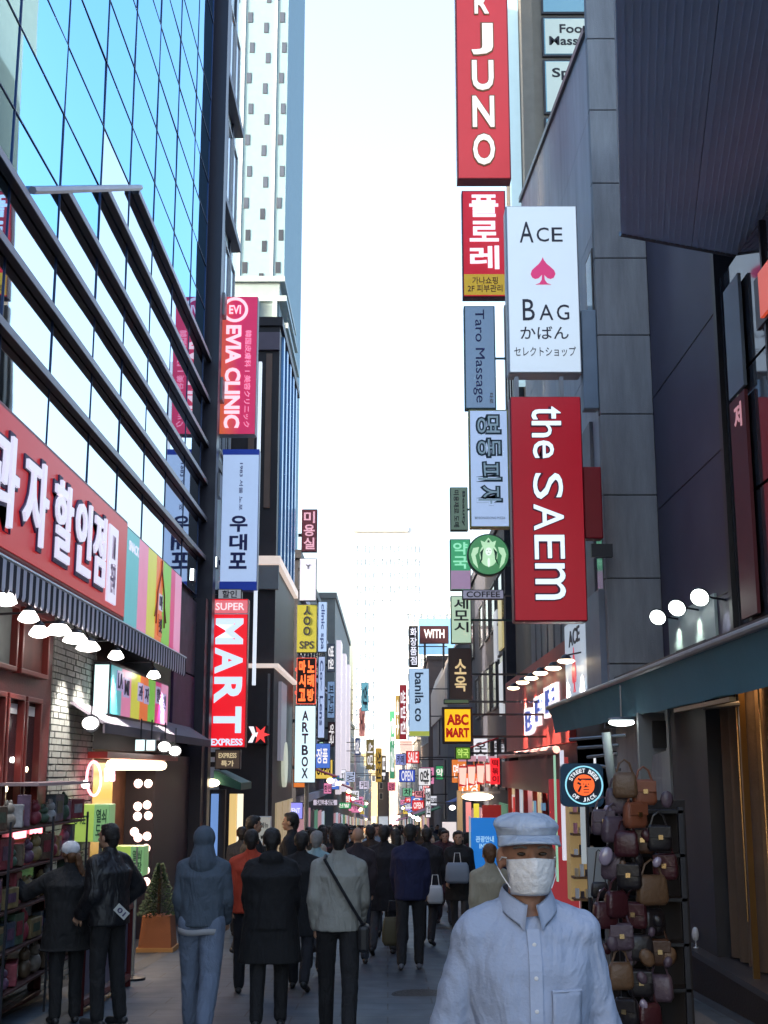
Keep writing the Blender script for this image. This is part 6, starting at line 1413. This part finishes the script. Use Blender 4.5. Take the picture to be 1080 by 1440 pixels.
bag_mesh(.3,.34,.12, mat('tote_olive', (.07,.055,.025), .7), t); MB().tube([(-.08,0,-.02),(-.05,0,.2),(0.05,0,.2),(.08,0,-.02)], .01, 6).build('handle', leather[1], t, local=True)

# ---- the two shoppers on the left
capw = cloth('white_cap_cloth', (.62,.62,.66), .8, .3)
def woman_extra(t, J):
    H = J['head']
    mb = MB(); mb.ell(H+Vector((0,-.005,.05)), .098, .108, .085, 20, 12); o = obj_from(remesh(mb, .01, 3, .008, .05), 'cap', capw, t)
    mb = MB(); N = 10
    for v in (0, 1):
        for i in range(N+1): a = math.pi*(.15+.7*i/N); mb.v.append((H.x+math.cos(a)*(.09+.02*v), H.y+math.sin(a)*(.1+.065*v*math.sin(math.pi*i/N)), H.z+.045-.02*v))
    for i in range(N): mb.f.append((i,i+1,N+2+i,N+1+i))
    pk = mb.build('peak', capw, o, smooth=True, local=True); s = pk.modifiers.new('t','SOLIDIFY'); s.thickness = .006
    mb = MB(); mb.cap(H+Vector((.06,-.07,-.03)), H+Vector((.12,-.1,-.22)), .045, .03, 10); obj_from(remesh(mb, .009, 2, .015, .03), 'ponytail', hair_br, t)
person('woman in black with a white cap reaching up to the souvenir stand', px_person(98,12.2), 12.2, 1.58, R(28), pose(.04,1,.05,.03, armsL=((-.42,.16,1.24),(-.60,.34,1.46)), elbow=.6), 'coat', cloth('black_wool', (0,0,0)), cloth('cloth_black', (0,0,0)), 'fringe', hair_br, wide=1.15, coat_len=.72, extra=woman_extra, fine=True)
H_ = at(22, 1202, 12.35)
t = root('small_card_box', 'small white packet held up by the woman in the white cap', 'packet', H_)
MB().box(H_.x-.05, H_.x+.05, 12.35, 12.39, H_.z-.06, H_.z+.07).build('packet', mat('packet_white', (.5,.5,.55), .5), t, bevel=.006); txt('U', mat('dark_letter_edge', (0,0,0)), t, (H_.x, 12.349, H_.z), FR('cam'), .04, .05, .004, name='letter')
def puffer_extra(t, J):
    MB().obox((.27,-.14,.99), X, Z, -Y_, .1, .14, 0, .012).build('sleeve_patch', mat('patch_white', (.5,.52,.5), .6), t, local=True, bevel=.004).rotation_euler = (0, .0, .0)
    for q in range(5): MB().tube([(.21*math.cos(a), .185*math.sin(a)-.0, .98+.1*q) for a in [math.pi*2*i/24 for i in range(25)]], .004, 4).build('quilt_seam', black, t, local=True)
person('man in a bulky black padded jacket looking left beside the woman in the cap', px_person(155,12.0), 12.0, 1.74, R(62), pose(.06,-1,.05,.03, armsR=((.36,-.02,1.17),(.27,.12,1.0)), elbow=.8), 'puffer', cloth('black_nylon', (.012,.012,.015), .5, .3, 9), cloth('cloth_black', (0,0,0)), 'short', wide=1.0, extra=None, fine=True)
p = at(171, 1282, 11.6)
t = root('white_tag', 'white printed tag tilted on the elbow of the black padded jacket', 'tag', p)
ru, uu = Vector((.75,0,-.66)), Vector((.66,0,.75)); MB().obox(p, ru, uu, ru.cross(uu), .13, .075, 0, .006).build('card', mat('patch_white', (.5,.52,.5), .6), t); txt('01', mat('dark_letter_edge', (0,0,0)), t, p, (ru, uu, ru.cross(uu)), .08, .045, .004, name='lettering', lift=.007)

# ---- the middle distance
MID = [
 ('person in an orange red jacket hidden behind the wide black coat', 352, 14.2, 1.70, 'jacket', (.45,.05,.02), 'short', None, 0),
 ('dark haired man in a black jacket turned to the right near the poster', 352, 18.5, 1.86, 'jacket', (.012,.012,.016), 'short', None, -60),
 ('tall man in black looking left, head above the crowd', 411, 18.2, 1.92, 'jacket', (.012,.012,.016), 'short', None, 70),
 ('grey haired person in a pale turquoise jacket', 444, 16.2, 1.66, 'jacket', (.28,.42,.46), 'short', hair_g, 0),
 ('person in a black coat left of the cream jacket', 423, 14.6, 1.68, 'coat', (.01,.01,.012), 'short', None, 0),
 ('bald person in dark clothes right of the cream jacket', 503, 17.2, 1.70, 'jacket', (.03,.02,.025), None, None, 0),
 ('person in a black coat directly left of the navy jacket', 540, 18.5, 1.74, 'coat', (.012,.01,.014), 'short', None, 0),
 ('long haired person in a dark coat behind the navy jacket', 557, 20, 1.68, 'coat', (.03,.02,.03), 'long', None, 0),
 ('person in a black coat right behind the navy jacket', 601, 20, 1.70, 'coat', (.014,.012,.016), 'short', None, 0),
 ('long haired woman in wine red walking beside the blue banner', 626, 24, 1.66, 'coat', (.04,.012,.02), 'long', None, 180),
 ('long haired woman in black carrying a white bag by the blue banner', 646, 21.5, 1.66, 'coat', (.01,.01,.012), 'long', None, 175),
 ('person in a beige jacket behind the shoulder of the masked man', 690, 13.5, 1.56, 'jacket', (.34,.30,.22), 'short', hair_br, 20),
 ('person in a charcoal jacket far left beyond the hooded walker', 338, 21.5, 1.72, 'jacket', (.03,.03,.035), 'short', None, 0),
 ('person in a dark brown coat between the cream jacket and the navy jacket', 521, 21.5, 1.74, 'coat', (.035,.02,.015), 'short', None, 0),
]
for k, (lab, px, Y, h_, top, c, hr, hc, ro) in enumerate(MID):
    person(lab, px_person(px, Y), Y, h_, R(ro+rnd.uniform(-14,14)), pose(rnd.uniform(.12,.25), rnd.choice((-1,1)), .15, .02), top, cloth('cloth_%d' % k, c), cloth('legs_%d' % (k % 4), [(.015,.015,.02),(.03,.035,.05),(.05,.05,.055),(.012,.012,.014)][k % 4]), hr, hc, wide=1.08, coat_len=.6)
def bagto(px, py, Y, c, lab, w_=.24, h_=.26):
    p = at(px, py, Y); t = root('shopping_bag', lab, 'bag', p); bag_mesh(w_, h_, .12, mat('bag_%d' % px, c, .6), t); MB().tube([(-.06,0,-.02),(-.04,0,.15),(.04,0,.15),(.06,0,-.02)], .007, 5).build('handle', white, t, local=True)
bagto(643, 1213, 21.1, (.22,.26,.33), 'pale grey shoulder bag held by the woman in black by the blue banner', .4, .32)
bagto(612, 1245, 19.6, (.5,.5,.52), 'small white shopping bag low beside the person in a black coat')

# ---- the far crowd: a few figures copied with their own coats
protos_p = []
for k, (top, hr, ro, st) in enumerate((('coat','short',0,.2),('jacket','short',0,.25),('coat','long',0,.15),('jacket','short',180,.22),('coat','long',180,.2))):
    t, J = person('', 0, 30, 1.7, R(ro), pose(st, 1 if k % 2 else -1, .15, .02), top, cloth('far_top_%d' % k, [(.012,.012,.015),(.03,.032,.045),(.05,.02,.025),(.02,.02,.03),(.1,.09,.08)][k]), cloth('legs_0', (0,0,0)), hr, wide=1.08)
    protos_p.append(t)
shade = [('black', (.01,.01,.012)), ('charcoal', (.03,.03,.035)), ('navy', (.012,.016,.05)), ('wine red', (.06,.012,.02)), ('grey', (.12,.12,.13)), ('cream', (.38,.36,.32)), ('brown', (.06,.035,.02)), ('white', (.5,.5,.52)), ('pale blue', (.2,.28,.38)), ('green', (.03,.06,.04))]
shm = [cloth('crowd_%s' % n_.replace(' ', '_'), c) for n_, c in shade]
def dup_person(src, x, Y, h_, rot, m, label, grp):
    r = src.copy(); col.objects.link(r); r.location = (x, Y, gz(Y)); s = h_/1.76; r.scale = (s*rnd.uniform(.92,1.12),s*rnd.uniform(.92,1.1),s); r.rotation_euler = (0,0,rot); r['label'] = label; r['group'] = grp; r['category'] = 'person'
    for c in src.children:
        d = c.copy(); col.objects.link(d); d.parent = r
        if c.name.split('.')[0] in ('coat', 'jacket', 'hood'):
            d.material_slots[0].link = 'OBJECT'; d.material_slots[0].material = m
        for g_ in c.children: e = g_.copy(); col.objects.link(e); e.parent = d
    return r
Yc = 23.0; n_c = 0; used = 0
while Yc < 150:
    lo, hi = (-2.3, 2.6)
    x = rnd.uniform(lo, hi); away = rnd.random() < .6; cand = [p for p, r in zip(protos_p, (0,0,0,1,1)) if r == (0 if away else 1)]
    ci = rnd.choices(range(10), [6,4,3,2,3,3,2,2,2,2])[0]
    dist = 'in the front of the far crowd' if Yc < 34 else ('in the middle of the far crowd' if Yc < 60 else 'at the far end of the crowd')
    side = 'on the left' if x < -.7 else ('on the right' if x > .8 else 'in the centre')
    dup_person(rnd.choice(cand), x, Yc, rnd.uniform(1.58,1.8), rnd.uniform(-.4,.4)+(0 if away else math.pi), shm[ci], '%s clad person %s %s, %s' % (shade[ci][0], 'walking away' if away else 'facing us', dist, side), 'far crowd: %s, %s, %s' % (shade[ci][0], dist, side))
    n_c += 1; Yc += .38 + .006*(Yc-23)
for t in protos_p:
    for c in list(t.children):
        for g_ in list(c.children): bpy.data.objects.remove(g_)
        bpy.data.objects.remove(c)
    bpy.data.objects.remove(t)
bpy.data.scenes.remove(tmpsc)
